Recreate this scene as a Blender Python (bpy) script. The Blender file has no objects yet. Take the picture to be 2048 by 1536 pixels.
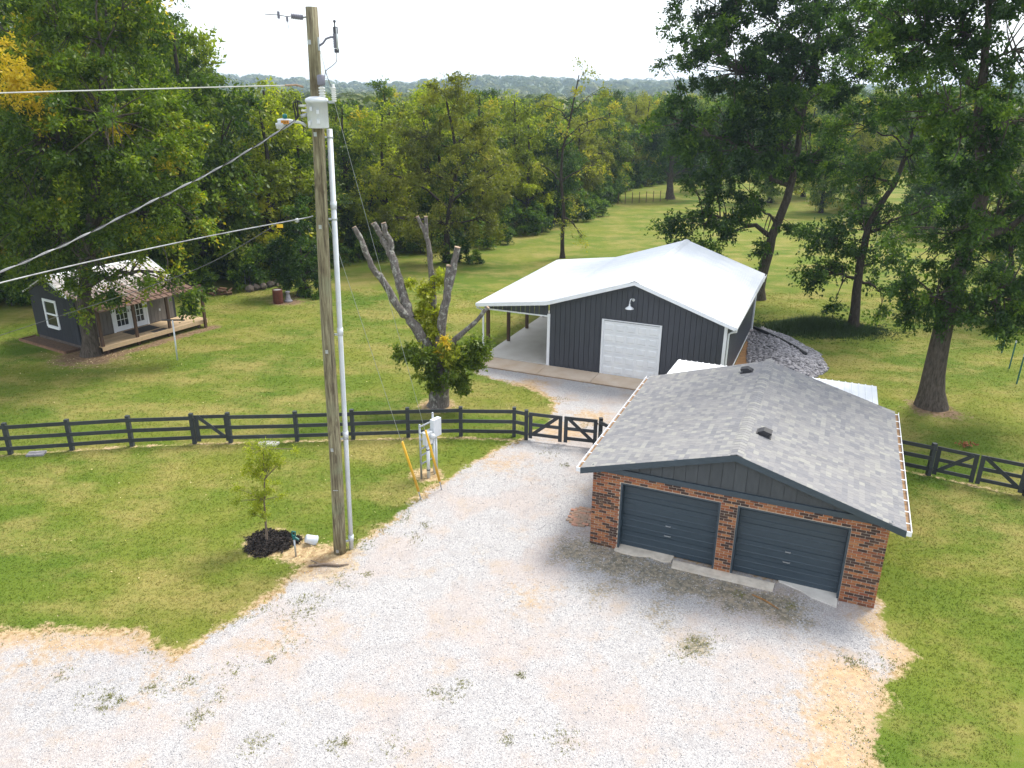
import bpy, math, random
import numpy as np
from mathutils import Vector, Matrix
random.seed(7); RNG = np.random.default_rng(7)
R = math.radians
scene = bpy.context.scene
col = scene.collection

# ------------------------------------------------------------ camera, world, sun, exposure
CAM_H, PITCH, ROLL, FPX = 11.75, R(20.7), R(0.534), 1540.0
cam = bpy.data.cameras.new('camera'); cam.sensor_width = 36; cam.lens = FPX / 2048 * 36
cam.clip_start = 0.1; cam.clip_end = 12000
camo = bpy.data.objects.new('camera', cam); col.objects.link(camo); scene.camera = camo
_up = Vector((0, math.sin(PITCH), math.cos(PITCH))); _fw = Vector((0, math.cos(PITCH), -math.sin(PITCH))); _x = Vector((1, 0, 0))
_r = _x * math.cos(ROLL) + _up * math.sin(ROLL); _u = -_x * math.sin(ROLL) + _up * math.cos(ROLL)
camo.matrix_world = Matrix(((_r.x, _u.x, -_fw.x, 0), (_r.y, _u.y, -_fw.y, 0), (_r.z, _u.z, -_fw.z, CAM_H), (0, 0, 0, 1)))

SUN_EL, SUN_AZ = R(54), R(48)          # azimuth clockwise from +Y
world = bpy.data.worlds.new('World'); scene.world = world; world.use_nodes = True
wn = world.node_tree.nodes; wl = world.node_tree.links
sky = wn.new('ShaderNodeTexSky'); sky.sky_type = 'NISHITA'; sky.sun_disc = False
sky.sun_elevation = SUN_EL; sky.sun_rotation = SUN_AZ
sky.air_density = 1.0; sky.dust_density = 1.5; sky.ozone_density = 1.0
_mx = wn.new('ShaderNodeMix'); _mx.data_type = 'RGBA'; _mx.inputs[0].default_value = 0.74       # thin even overcast over the blue
wl.new(sky.outputs[0], _mx.inputs[6]); _mx.inputs[7].default_value = (5.6, 5.7, 5.9, 1)
wl.new(_mx.outputs[2], wn['Background'].inputs[0]); wn['Background'].inputs[1].default_value = 0.14
sun = bpy.data.lights.new('sun', 'SUN'); sun.energy = 2.6; sun.angle = R(20); sun.color = (1.0, 0.95, 0.86)
suno = bpy.data.objects.new('sun', sun); col.objects.link(suno)
_sd = Vector((math.sin(SUN_AZ) * math.cos(SUN_EL), math.cos(SUN_AZ) * math.cos(SUN_EL), math.sin(SUN_EL)))
suno.rotation_euler = _sd.to_track_quat('Z', 'Y').to_euler(); suno.location = (30, 30, 60)
scene.view_settings.view_transform = 'Standard'; scene.view_settings.look = 'None'
scene.view_settings.exposure = 1.12; scene.view_settings.gamma = 1.0; scene.view_settings.use_curve_mapping = False
scene.cycles.max_bounces = 6; scene.cycles.diffuse_bounces = 3; scene.cycles.glossy_bounces = 2
scene.cycles.transmission_bounces = 3; scene.cycles.transparent_max_bounces = 6; scene.cycles.volume_bounces = 0
scene.cycles.use_denoising = True

# ------------------------------------------------------------ survey helpers: sight lines of the photograph to places on the ground
def ray(x, y):
    u = (x - 1024) / FPX; v = -(y - 768) / FPX
    c, s = math.cos(ROLL), math.sin(ROLL); u, v = u * c - v * s, u * s + v * c
    return Vector((u, math.cos(PITCH) + v * math.sin(PITCH), -math.sin(PITCH) + v * math.cos(PITCH)))
def gp(x, y, z=0.0):
    d = ray(x, y); t = (z - CAM_H) / d.z
    return Vector((d.x * t, d.y * t, z))
def at(x, y, Y):
    d = ray(x, y); t = Y / d.y
    return Vector((d.x * t, Y, d.z * t + CAM_H))

# ------------------------------------------------------------ materials
def newmat(name):
    m = bpy.data.materials.new(name); m.use_nodes = True
    nt = m.node_tree; b = nt.nodes['Principled BSDF']
    return m, nt, b
def N(nt, t, **kw):
    n = nt.nodes.new(t)
    for k, v in kw.items():
        if k.startswith('i_'):
            key = k[2:]
            n.inputs[int(key) if key.isdigit() else key.replace('_', ' ')].default_value = v
        else: setattr(n, k, v)
    return n
def ramp(nt, fac, stops):
    r = nt.nodes.new('ShaderNodeValToRGB'); e = r.color_ramp.elements
    while len(e) > 1: e.remove(e[-1])
    e[0].position = stops[0][0]; e[0].color = (*stops[0][1], 1)
    for p, c in stops[1:]:
        q = e.new(p); q.color = (*c, 1)
    nt.links.new(fac, r.inputs[0]); return r.outputs[0]
def mth(nt, op, a, b=None, clamp=False):
    n = nt.nodes.new('ShaderNodeMath'); n.operation = op; n.use_clamp = clamp
    for i, q in enumerate((a, b)):
        if q is None: continue
        if isinstance(q, (int, float)): n.inputs[i].default_value = q
        else: nt.links.new(q, n.inputs[i])
    return n.outputs[0]
def sstep(nt, x, lo, hi):
    n = nt.nodes.new('ShaderNodeMapRange'); n.interpolation_type = 'SMOOTHSTEP'
    n.inputs[1].default_value = lo; n.inputs[2].default_value = hi; nt.links.new(x, n.inputs[0]); return n.outputs[0]
def mixc(nt, f, a, b, mode='MIX'):
    n = nt.nodes.new('ShaderNodeMix'); n.data_type = 'RGBA'; n.blend_type = mode
    for i, q in ((0, f), (6, a), (7, b)):
        if isinstance(q, (int, float)): n.inputs[i].default_value = q
        elif isinstance(q, tuple): n.inputs[i].default_value = (*q, 1)
        else: nt.links.new(q, n.inputs[i])
    return n.outputs[2]
def noise(nt, vec, scale, detail=4, rough=0.6):
    n = N(nt, 'ShaderNodeTexNoise'); n.inputs['Scale'].default_value = scale; n.inputs['Detail'].default_value = detail
    n.inputs['Roughness'].default_value = rough; nt.links.new(vec, n.inputs['Vector']); return n.outputs[0]
def bump(nt, b, h, strength=0.3, dist=0.02):
    n = N(nt, 'ShaderNodeBump'); n.inputs['Strength'].default_value = strength; n.inputs['Distance'].default_value = dist
    nt.links.new(h, n.inputs['Height']); nt.links.new(n.outputs[0], b.inputs['Normal'])
def simple(name, c, c2=None, rough=0.6, scale=6.0, metal=0.0, stretch=(1, 1, 1), bmp=0.0, spec=0.5, vary=0.0):
    m, nt, b = newmat(name)
    b.inputs['Roughness'].default_value = rough; b.inputs['Metallic'].default_value = metal; b.inputs['Specular IOR Level'].default_value = spec
    g = N(nt, 'ShaderNodeTexCoord'); mp = N(nt, 'ShaderNodeMapping'); mp.inputs['Scale'].default_value = stretch
    nt.links.new(g.outputs['Object'], mp.inputs[0])
    c2 = c2 or tuple(x * 0.8 for x in c)
    n = noise(nt, mp.outputs[0], scale, 6)
    cc = ramp(nt, n, [(0.3, c2), (0.7, c)])
    if vary:
        oi = N(nt, 'ShaderNodeObjectInfo'); isl = N(nt, 'ShaderNodeNewGeometry')
        f = mth(nt, 'FRACT', mth(nt, 'ADD', oi.outputs['Random'], isl.outputs['Random Per Island']))
        hs = N(nt, 'ShaderNodeHueSaturation'); nt.links.new(cc, hs.inputs['Color'])
        nt.links.new(mth(nt, 'ADD', mth(nt, 'MULTIPLY', f, 2 * vary), 1 - vary), hs.inputs['Value']); cc = hs.outputs[0]
    nt.links.new(cc, b.inputs['Base Color'])
    if bmp: bump(nt, b, n, bmp)
    return m
M = {}
M['white_metal'] = simple('white_metal', (.80, .82, .84), (.70, .73, .77), .45, 2.0)
M['white_trim'] = simple('white_trim', (.80, .82, .85), (.72, .75, .79), .5, 3.0)
M['white_plastic'] = simple('white_plastic', (.66, .69, .73), (.52, .56, .60), .4, 3.0)
M['charcoal_siding'] = simple('charcoal_siding', (.052, .058, .074), (.041, .046, .060), .5, 3.0, stretch=(1, 1, .3), vary=.06)
M['slate_paint'] = simple('slate_paint', (.040, .062, .082), (.030, .048, .064), .45, 4.0, stretch=(1, 1, 3), bmp=.05)
M['gable_siding'] = simple('gable_siding', (.062, .070, .078), (.046, .053, .060), .7, 9.0, stretch=(1, 1, .25), bmp=.15, vary=.10)
M['fence_paint'] = simple('fence_paint', (.034, .040, .046), (.022, .027, .032), .6, 6.0, bmp=.15, vary=.25)
M['concrete'] = simple('concrete', (.68, .66, .61), (.52, .50, .46), .85, 2.5, bmp=.2)
M['concrete_old'] = simple('concrete_old', (.68, .62, .53), (.46, .41, .34), .9, 5.0, bmp=.4)
M['concrete_pale'] = simple('concrete_pale', (.56, .54, .50), (.48, .45, .41), .8, 1.2, bmp=.1)
M['post_wood'] = simple('post_wood', (.10, .055, .032), (.055, .03, .02), .7, 5.0, stretch=(6, 6, .6), bmp=.2)
M['deck_wood'] = simple('deck_wood', (.52, .39, .24), (.38, .27, .16), .75, 5.0, stretch=(6, 1, 6), bmp=.15, vary=.14)
M['galv'] = simple('galvanised', (.50, .53, .56), (.36, .39, .42), .45, 8.0, metal=.7)
M['dark_metal'] = simple('dark_metal', (.09, .09, .11), (.05, .05, .06), .5, 9.0, metal=.6)
M['black_rubber'] = simple('black_rubber', (.015, .015, .017), None, .6)
M['black_vent'] = simple('black_vent', (.030, .030, .036), (.02, .02, .024), .55, 8.0)
M['yellow_guard'] = simple('yellow_guard', (.72, .42, .02), (.60, .33, .02), .45, 5.0)
M['teal'] = simple('teal_plastic', (.005, .16, .16), None, .4)
M['hydrant_green'] = simple('hydrant_green', (.004, .12, .115), (.003, .08, .08), .5)
M['tag_orange'] = simple('tag_orange', (.75, .30, .02), None, .5)
M['tag_yellow'] = simple('tag_yellow', (.80, .50, .02), None, .5)
M['ink'] = simple('ink', (.015, .015, .015), None, .6)
M['glass_dark'] = simple('window_glass', (.018, .022, .028), None, .06, 1.0)
M['glass_lens'] = simple('lamp_lens', (.55, .58, .60), None, .15)
M['cabin_siding'] = simple('cabin_siding', (.024, .027, .035), (.016, .018, .024), .75, 8.0, stretch=(1, 1, .25), bmp=.15, vary=.08)  # tree shade on the gable is put into this darker siding colour
M['cabin_siding_front'] = simple('cabin_siding_front', (.16, .145, .13), (.11, .10, .09), .75, 8.0, stretch=(1, 1, .25), bmp=.15, vary=.08)  # same siding, with the light on the porch front painted in
M['rust'] = simple('rust', (.16, .045, .022), (.08, .022, .014), .85, 12.0, bmp=.3)
M['ceramic'] = simple('porcelain', (.75, .75, .73), (.65, .66, .66), .25)
M['cable'] = simple('cable_aluminium', (.50, .51, .52), (.18, .18, .19), .5, 4.0, metal=.3)
M['wire_white'] = simple('wire_pale', (.62, .62, .60), (.5, .5, .48), .5, 3)
M['wire_dark'] = simple('wire_dark', (.10, .10, .11), None, .5)
M['soil'] = simple('bare_soil', (.30, .19, .10), (.20, .12, .06), .95, 5.0, bmp=.5)
M['leaf_litter'] = simple('leaf_litter', (.14, .085, .05), (.07, .045, .03), .95, 9.0, bmp=.5)
M['clay'] = simple('orange_clay', (.32, .17, .06), (.20, .10, .04), .95, 5.0, bmp=.5)
M['bark_mulch'] = simple('bark_mulch', (.022, .015, .012), (.012, .009, .008), .95, 20, bmp=.6, vary=.5)
M['stone_grey'] = simple('grey_stone', (.32, .31, .33), (.18, .175, .19), .85, 9, bmp=.5, vary=.35)
M['gravel_stone'] = simple('gravel_stone', (.56, .55, .56), (.40, .39, .40), .85, 12, bmp=.4, vary=.35)
M['rock_brown'] = simple('brown_rock', (.15, .12, .10), (.08, .065, .055), .9, 6, bmp=.6, vary=.3)
M['firewood'] = simple('firewood', (.20, .11, .06), (.10, .055, .035), .85, 8, bmp=.4, vary=.4)
M['mortar'] = simple('mortar', (.56, .48, .39), (.44, .37, .30), .95, 30, bmp=.4)
M['dead_leaf'] = simple('dead_leaf', (.34, .13, .04), (.20, .08, .03), .8, 9, vary=.3)
M['litter'] = simple('pale_leaf', (.62, .52, .28), (.5, .4, .18), .8, 9, vary=.3)
M['mat'] = simple('door_mat', (.045, .042, .04), (.03, .028, .027), .9, 30, bmp=.3)
M['cut_wood'] = simple('cut_wood', (.40, .30, .20), (.28, .19, .13), .85, 14, bmp=.2)
M['pole_hardware'] = simple('grey_polymer', (.20, .20, .26), (.13, .13, .17), .5)
M['drain_pipe'] = simple('black_drain_pipe', (.012, .012, .014), None, .5)
M['twig'] = simple('twig', (.20, .15, .11), (.12, .09, .07), .9, 20)

def brick_mat():
    m, nt, b = newmat('brick'); b.inputs['Roughness'].default_value = .9
    oi = N(nt, 'ShaderNodeObjectInfo'); g = N(nt, 'ShaderNodeNewGeometry'); tc = N(nt, 'ShaderNodeTexCoord')
    f = mth(nt, 'FRACT', mth(nt, 'ADD', oi.outputs['Random'], g.outputs['Random Per Island']))
    c = ramp(nt, f, [(0, (.045, .026, .022)), (.32, (.065, .034, .026)), (.38, (.20, .066, .030)), (.55, (.30, .105, .040)), (.75, (.36, .15, .06)), (.9, (.24, .075, .04)), (1, (.40, .20, .09))])
    n = noise(nt, g.outputs['Position'], 30, 5)
    c = mixc(nt, mth(nt, 'MULTIPLY', sstep(nt, n, .45, .75), .45), c, (.10, .05, .035))
    n2 = noise(nt, g.outputs['Position'], 2.2, 3)
    c = mixc(nt, mth(nt, 'MULTIPLY', sstep(nt, n2, .5, .75), .25), c, (.42, .22, .09))
    nt.links.new(c, b.inputs['Base Color']); bump(nt, b, n, .4, .01); return m
M['brick'] = brick_mat()
def paver_mat():
    m, nt, b = newmat('paver_brick'); b.inputs['Roughness'].default_value = .95
    oi = N(nt, 'ShaderNodeObjectInfo'); g = N(nt, 'ShaderNodeNewGeometry')
    c = ramp(nt, oi.outputs['Random'], [(0, (.33, .26, .20)), (.5, (.40, .25, .17)), (.8, (.50, .26, .18)), (1, (.34, .28, .22))])
    n = noise(nt, g.outputs['Position'], 7, 5); c = mixc(nt, sstep(nt, n, .5, .8), c, (.14, .12, .07))
    nt.links.new(c, b.inputs['Base Color']); bump(nt, b, n, .4, .01); return m
M['paver'] = paver_mat()
def shingle_mat():
    m, nt, b = newmat('shingle'); b.inputs['Roughness'].default_value = .95
    oi = N(nt, 'ShaderNodeObjectInfo'); g = N(nt, 'ShaderNodeNewGeometry')
    f = mth(nt, 'FRACT', mth(nt, 'ADD', oi.outputs['Random'], g.outputs['Random Per Island']))
    c = ramp(nt, f, [(0, (.175, .178, .192)), (.25, (.208, .208, .218)), (.5, (.232, .228, .230)), (.8, (.262, .26, .254)), (1, (.30, .298, .272))])
    n = noise(nt, g.outputs['Position'], 160, 3)
    c = mixc(nt, mth(nt, 'MULTIPLY', sstep(nt, n, .4, .7), .35), c, (.10, .10, .105))
    n2 = noise(nt, g.outputs['Position'], .7, 4); c = mixc(nt, mth(nt, 'MULTIPLY', sstep(nt, n2, .45, .8), .22), c, (.15, .145, .14))
    nt.links.new(c, b.inputs['Base Color']); bump(nt, b, n, .3, .006); return m
M['shingle'] = shingle_mat()
def oldroof_mat():
    m, nt, b = newmat('old_metal_roof'); b.inputs['Roughness'].default_value = .5; b.inputs['Metallic'].default_value = .25
    tc = N(nt, 'ShaderNodeTexCoord'); g = N(nt, 'ShaderNodeNewGeometry')
    n = noise(nt, tc.outputs['Object'], 3.5, 6, .7); sp = N(nt, 'ShaderNodeSeparateXYZ'); nt.links.new(tc.outputs['Object'], sp.inputs[0])
    k = mth(nt, 'ADD', n, mth(nt, 'MULTIPLY', sp.outputs[1], -.13))
    c = ramp(nt, k, [(.30, (.56, .55, .55)), (.48, (.34, .29, .265)), (.64, (.19, .115, .085))])
    nt.links.new(c, b.inputs['Base Color']); bump(nt, b, n, .1); return m
M['old_roof'] = oldroof_mat()
def bark_mat(name, c1, c2, lichen=None):
    m, nt, b = newmat(name); b.inputs['Roughness'].default_value = .95; b.inputs['Specular IOR Level'].default_value = .1
    g = N(nt, 'ShaderNodeNewGeometry'); mp = N(nt, 'ShaderNodeMapping'); mp.inputs['Scale'].default_value = (1, 1, .22)
    nt.links.new(g.outputs['Position'], mp.inputs[0]); n = noise(nt, mp.outputs[0], 16, 5, .7)
    c = ramp(nt, n, [(.33, c2), (.66, c1)])
    if lichen:
        n2 = noise(nt, g.outputs['Position'], 5, 5, .7); c = mixc(nt, sstep(nt, n2, .52, .64), c, lichen)
    nt.links.new(c, b.inputs['Base Color']); bump(nt, b, n, .9, .05); return m
M['bark'] = bark_mat('bark', (.13, .11, .09), (.045, .037, .03))
M['bark_dark'] = bark_mat('bark_dark', (.075, .062, .052), (.025, .02, .017))
M['bark_grey'] = bark_mat('bark_lichened', (.20, .18, .165), (.075, .066, .06), (.34, .34, .30))
def polewood():
    m, nt, b = newmat('pole_wood'); b.inputs['Roughness'].default_value = .9
    g = N(nt, 'ShaderNodeNewGeometry'); mp = N(nt, 'ShaderNodeMapping'); mp.inputs['Scale'].default_value = (1, 1, .06)
    nt.links.new(g.outputs['Position'], mp.inputs[0]); n = noise(nt, mp.outputs[0], 22, 6, .7)
    n2 = noise(nt, g.outputs['Position'], .9, 4); mp2 = N(nt, 'ShaderNodeMapping'); mp2.inputs['Scale'].default_value = (1, 1, .35)
    nt.links.new(g.outputs['Position'], mp2.inputs[0]); n3 = noise(nt, mp2.outputs[0], 5, 3, .6)
    c = ramp(nt, n, [(.34, (.055, .042, .026)), (.48, (.17, .145, .088)), (.66, (.32, .30, .19))])
    c = mixc(nt, mth(nt, 'MULTIPLY', sstep(nt, n2, .5, .72), .55), c, (.20, .23, .14))
    c = mixc(nt, mth(nt, 'MULTIPLY', sstep(nt, n3, .55, .68), .7), c, (.075, .055, .032))
    nt.links.new(c, b.inputs['Base Color']); bump(nt, b, n, .7, .02); return m
M['pole_wood'] = polewood()

def leaf_mat(name, stops, trans=.4, tcol=(1.25, 1.35, .55)):
    m = bpy.data.materials.new(name); m.use_nodes = True; nt = m.node_tree
    for n in list(nt.nodes): nt.nodes.remove(n)
    out = N(nt, 'ShaderNodeOutputMaterial'); a = N(nt, 'ShaderNodeAttribute'); a.attribute_name = 'tint'
    oi = N(nt, 'ShaderNodeObjectInfo')
    f = mth(nt, 'ADD', a.outputs['Fac'], mth(nt, 'MULTIPLY', mth(nt, 'SUBTRACT', oi.outputs['Random'], .5), .28), True)
    c = ramp(nt, f, stops)
    d = N(nt, 'ShaderNodeBsdfDiffuse'); t = N(nt, 'ShaderNodeBsdfTranslucent'); g = N(nt, 'ShaderNodeBsdfGlossy'); g.inputs['Roughness'].default_value = .45
    nt.links.new(c, d.inputs[0]); nt.links.new(mixc(nt, 1.0, c, tcol, 'MULTIPLY'), t.inputs[0])
    m1 = N(nt, 'ShaderNodeMixShader'); m1.inputs[0].default_value = trans; nt.links.new(d.outputs[0], m1.inputs[1]); nt.links.new(t.outputs[0], m1.inputs[2])
    m2 = N(nt, 'ShaderNodeMixShader'); m2.inputs[0].default_value = .025; nt.links.new(m1.outputs[0], m2.inputs[1]); nt.links.new(g.outputs[0], m2.inputs[2])
    nt.links.new(m2.outputs[0], out.inputs[0]); return m
M['leaf_dark'] = leaf_mat('leaf_dark', [(0, (.016, .044, .006)), (.45, (.042, .094, .011)), (.8, (.100, .180, .016)), (1, (.19, .28, .02))], 0.42)
M['leaf_green'] = leaf_mat('leaf_green', [(0, (.026, .060, .006)), (.4, (.075, .130, .009)), (.7, (.155, .225, .013)), (.99, (.30, .35, .02)), (1, (.50, .38, .02))], 0.44)
M['leaf_yellow'] = leaf_mat('leaf_yellow', [(0, (.075, .105, .008)), (.45, (.205, .255, .014)), (.85, (.36, .41, .02)), (1, (.46, .42, .03))], 0.5)
M['leaf_olive'] = leaf_mat('leaf_olive', [(0, (.085, .100, .012)), (.5, (.195, .215, .022)), (.9, (.29, .295, .034)), (1, (.36, .31, .04))], 0.48)
M['leaf_lime'] = leaf_mat('leaf_lime', [(0, (0.172, 0.218, 0.018)), (0.5, (0.299, 0.345, 0.024)), (1, (0.437, 0.437, 0.035))], 0.5)
M['leaf_sapling'] = leaf_mat('leaf_sapling', [(0, (.24, .29, .02)), (.5, (.38, .42, .03)), (1, (.50, .48, .04))], .5)
M['leaf_regrowth'] = leaf_mat('leaf_regrowth', [(0, (.06, .10, .010)), (.5, (.13, .19, .015)), (1, (.27, .31, .025))], .48)
M['leaf_gold'] = leaf_mat('leaf_gold', [(0, (.48, .34, .02)), (1, (.72, .54, .04))], .4)
M['leaf_far'] = leaf_mat('leaf_far', [(0, (.05, .08, .02)), (.6, (.09, .12, .026)), (1, (.14, .14, .03))], .2)

def lawn_group():
    g = bpy.data.node_groups.new('LawnColour', 'ShaderNodeTree')
    g.interface.new_socket('Color', in_out='OUTPUT', socket_type='NodeSocketColor')
    o = g.nodes.new('NodeGroupOutput'); p = g.nodes.new('ShaderNodeNewGeometry').outputs['Position']
    a = noise(g, p, .16, 5, .6); b = noise(g, p, .23, 7, .72); c = noise(g, p, 6.0, 5, .7)
    base = ramp(g, a, [(.36, (.082, .136, .016)), (.5, (.118, .160, .021)), (.64, (.172, .186, .032))])
    mp = N(g, 'ShaderNodeMapping'); mp.inputs['Scale'].default_value = (.6, 1, 1); mp.inputs['Rotation'].default_value = (0, 0, .15); g.links.new(p, mp.inputs[0])
    st = noise(g, mp.outputs[0], .55, 6, .68)
    tan = mth(g, 'MULTIPLY', sstep(g, mth(g, 'ADD', mth(g, 'MULTIPLY', b, .45), mth(g, 'MULTIPLY', st, .6)), .46, .66), .76)
    k = mixc(g, tan, base, (.30, .245, .085))
    k = mixc(g, mth(g, 'MULTIPLY', sstep(g, c, .35, .7), .5), k, mixc(g, .55, k, (.055, .085, .014)))
    g.links.new(k, o.inputs[0]); return g
LG = lawn_group()
def ground_mat():
    m, nt, b = newmat('ground_cover'); b.inputs['Roughness'].default_value = .95; b.inputs['Specular IOR Level'].default_value = .1
    p = N(nt, 'ShaderNodeNewGeometry').outputs['Position']
    def attr(n):
        a = N(nt, 'ShaderNodeAttribute'); a.attribute_name = n; return a.outputs['Fac']
    sd = mth(nt, 'SUBTRACT', attr('sdp'), 3.0); dirt = attr('dirt'); dry = attr('dry'); moss = attr('moss')
    lg = nt.nodes.new('ShaderNodeGroup'); lg.node_tree = LG; lawn = lg.outputs[0]
    n1 = noise(nt, p, 1.6, 6, .7); n2 = noise(nt, p, 7, 5, .7); n3 = noise(nt, p, .45, 4, .6)
    nn = mth(nt, 'ADD', mth(nt, 'MULTIPLY', mth(nt, 'SUBTRACT', n1, .5), 1.5), mth(nt, 'MULTIPLY', mth(nt, 'SUBTRACT', n2, .5), 1.1))
    # crushed limestone
    v = N(nt, 'ShaderNodeTexVoronoi'); v.inputs['Scale'].default_value = 48; nt.links.new(p, v.inputs['Vector'])
    sepc = N(nt, 'ShaderNodeSeparateColor'); nt.links.new(v.outputs['Color'], sepc.inputs[0])
    st = ramp(nt, sepc.outputs[0], [(0, (.23, .225, .232)), (.25, (.33, .324, .330)), (.7, (.41, .400, .396)), (1, (.50, .485, .47))])
    gap = sstep(nt, v.outputs['Distance'], .55, .95)
    st = mixc(nt, mth(nt, 'MULTIPLY', gap, .28), st, (.25, .23, .22))
    st = mixc(nt, mth(nt, 'MULTIPLY', sstep(nt, n3, .44, .60), .45), st, (.40, .33, .295))
    st = mixc(nt, mth(nt, 'MULTIPLY', sstep(nt, n1, .50, .64), .36), st, (.30, .28, .275))
    st = mixc(nt, mth(nt, 'MULTIPLY', sstep(nt, noise(nt, p, .9, 6, .75), .52, .68), .42), st, (.38, .30, .215))
    tanm = sstep(nt, mth(nt, 'ADD', dry, mth(nt, 'MULTIPLY', nn, .9)), .30, .85)
    st = mixc(nt, mth(nt, 'MULTIPLY', tanm, .72), st, mixc(nt, sstep(nt, n2, .4, .6), (.50, .35, .17), (.38, .24, .11)))
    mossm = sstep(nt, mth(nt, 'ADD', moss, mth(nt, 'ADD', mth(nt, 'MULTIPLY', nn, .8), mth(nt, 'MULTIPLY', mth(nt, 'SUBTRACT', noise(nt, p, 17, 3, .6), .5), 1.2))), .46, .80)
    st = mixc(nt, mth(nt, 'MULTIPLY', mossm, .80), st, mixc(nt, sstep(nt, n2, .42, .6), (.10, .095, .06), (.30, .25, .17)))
    soil = mixc(nt, sstep(nt, n2, .38, .62), (.30, .20, .105), (.47, .36, .21))
    gm = sstep(nt, mth(nt, 'ADD', sd, mth(nt, 'MULTIPLY', nn, .8)), -.10, .14)
    bandm = sstep(nt, mth(nt, 'ADD', sd, mth(nt, 'ADD', mth(nt, 'MULTIPLY', nn, .6), mth(nt, 'MULTIPLY', mth(nt, 'SUBTRACT', n3, .52), 1.6))), -.34, -.06)
    c = mixc(nt, bandm, lawn, soil)
    soil = mixc(nt, sstep(nt, mth(nt, 'ADD', attr('lit'), mth(nt, 'MULTIPLY', nn, .5)), .4, .9), soil, mixc(nt, sstep(nt, n2, .4, .6), (.13, .085, .05), (.24, .165, .105)))
    dm = sstep(nt, mth(nt, 'ADD', dirt, mth(nt, 'MULTIPLY', nn, .75)), .45, .75)
    c = mixc(nt, gm, c, st)
    c = mixc(nt, mth(nt, 'MULTIPLY', dm, mth(nt, 'SUBTRACT', 1.0, mth(nt, 'MULTIPLY', gm, .35))), c, soil)
    nt.links.new(c, b.inputs['Base Color'])
    h = mth(nt, 'ADD', mth(nt, 'MULTIPLY', noise(nt, p, 30, 4, .7), .6), mth(nt, 'MULTIPLY', v.outputs['Distance'], .5))
    bump(nt, b, h, .55, .04); return m
M['ground'] = ground_mat()
def grass_mat():
    m = bpy.data.materials.new('grass_blade'); m.use_nodes = True; nt = m.node_tree
    for n in list(nt.nodes): nt.nodes.remove(n)
    out = N(nt, 'ShaderNodeOutputMaterial'); lg = nt.nodes.new('ShaderNodeGroup'); lg.node_tree = LG
    a = N(nt, 'ShaderNodeNewGeometry'); hs = N(nt, 'ShaderNodeHueSaturation'); nt.links.new(lg.outputs[0], hs.inputs['Color'])
    nt.links.new(mth(nt, 'ADD', mth(nt, 'MULTIPLY', a.outputs['Random Per Island'], .8), .85), hs.inputs['Value'])
    d = N(nt, 'ShaderNodeBsdfDiffuse'); t = N(nt, 'ShaderNodeBsdfTranslucent'); nt.links.new(hs.outputs[0], d.inputs[0]); nt.links.new(hs.outputs[0], t.inputs[0])
    m1 = N(nt, 'ShaderNodeMixShader'); m1.inputs[0].default_value = .4; nt.links.new(d.outputs[0], m1.inputs[1]); nt.links.new(t.outputs[0], m1.inputs[2])
    nt.links.new(m1.outputs[0], out.inputs[0]); return m
M['grass'] = grass_mat()

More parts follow.
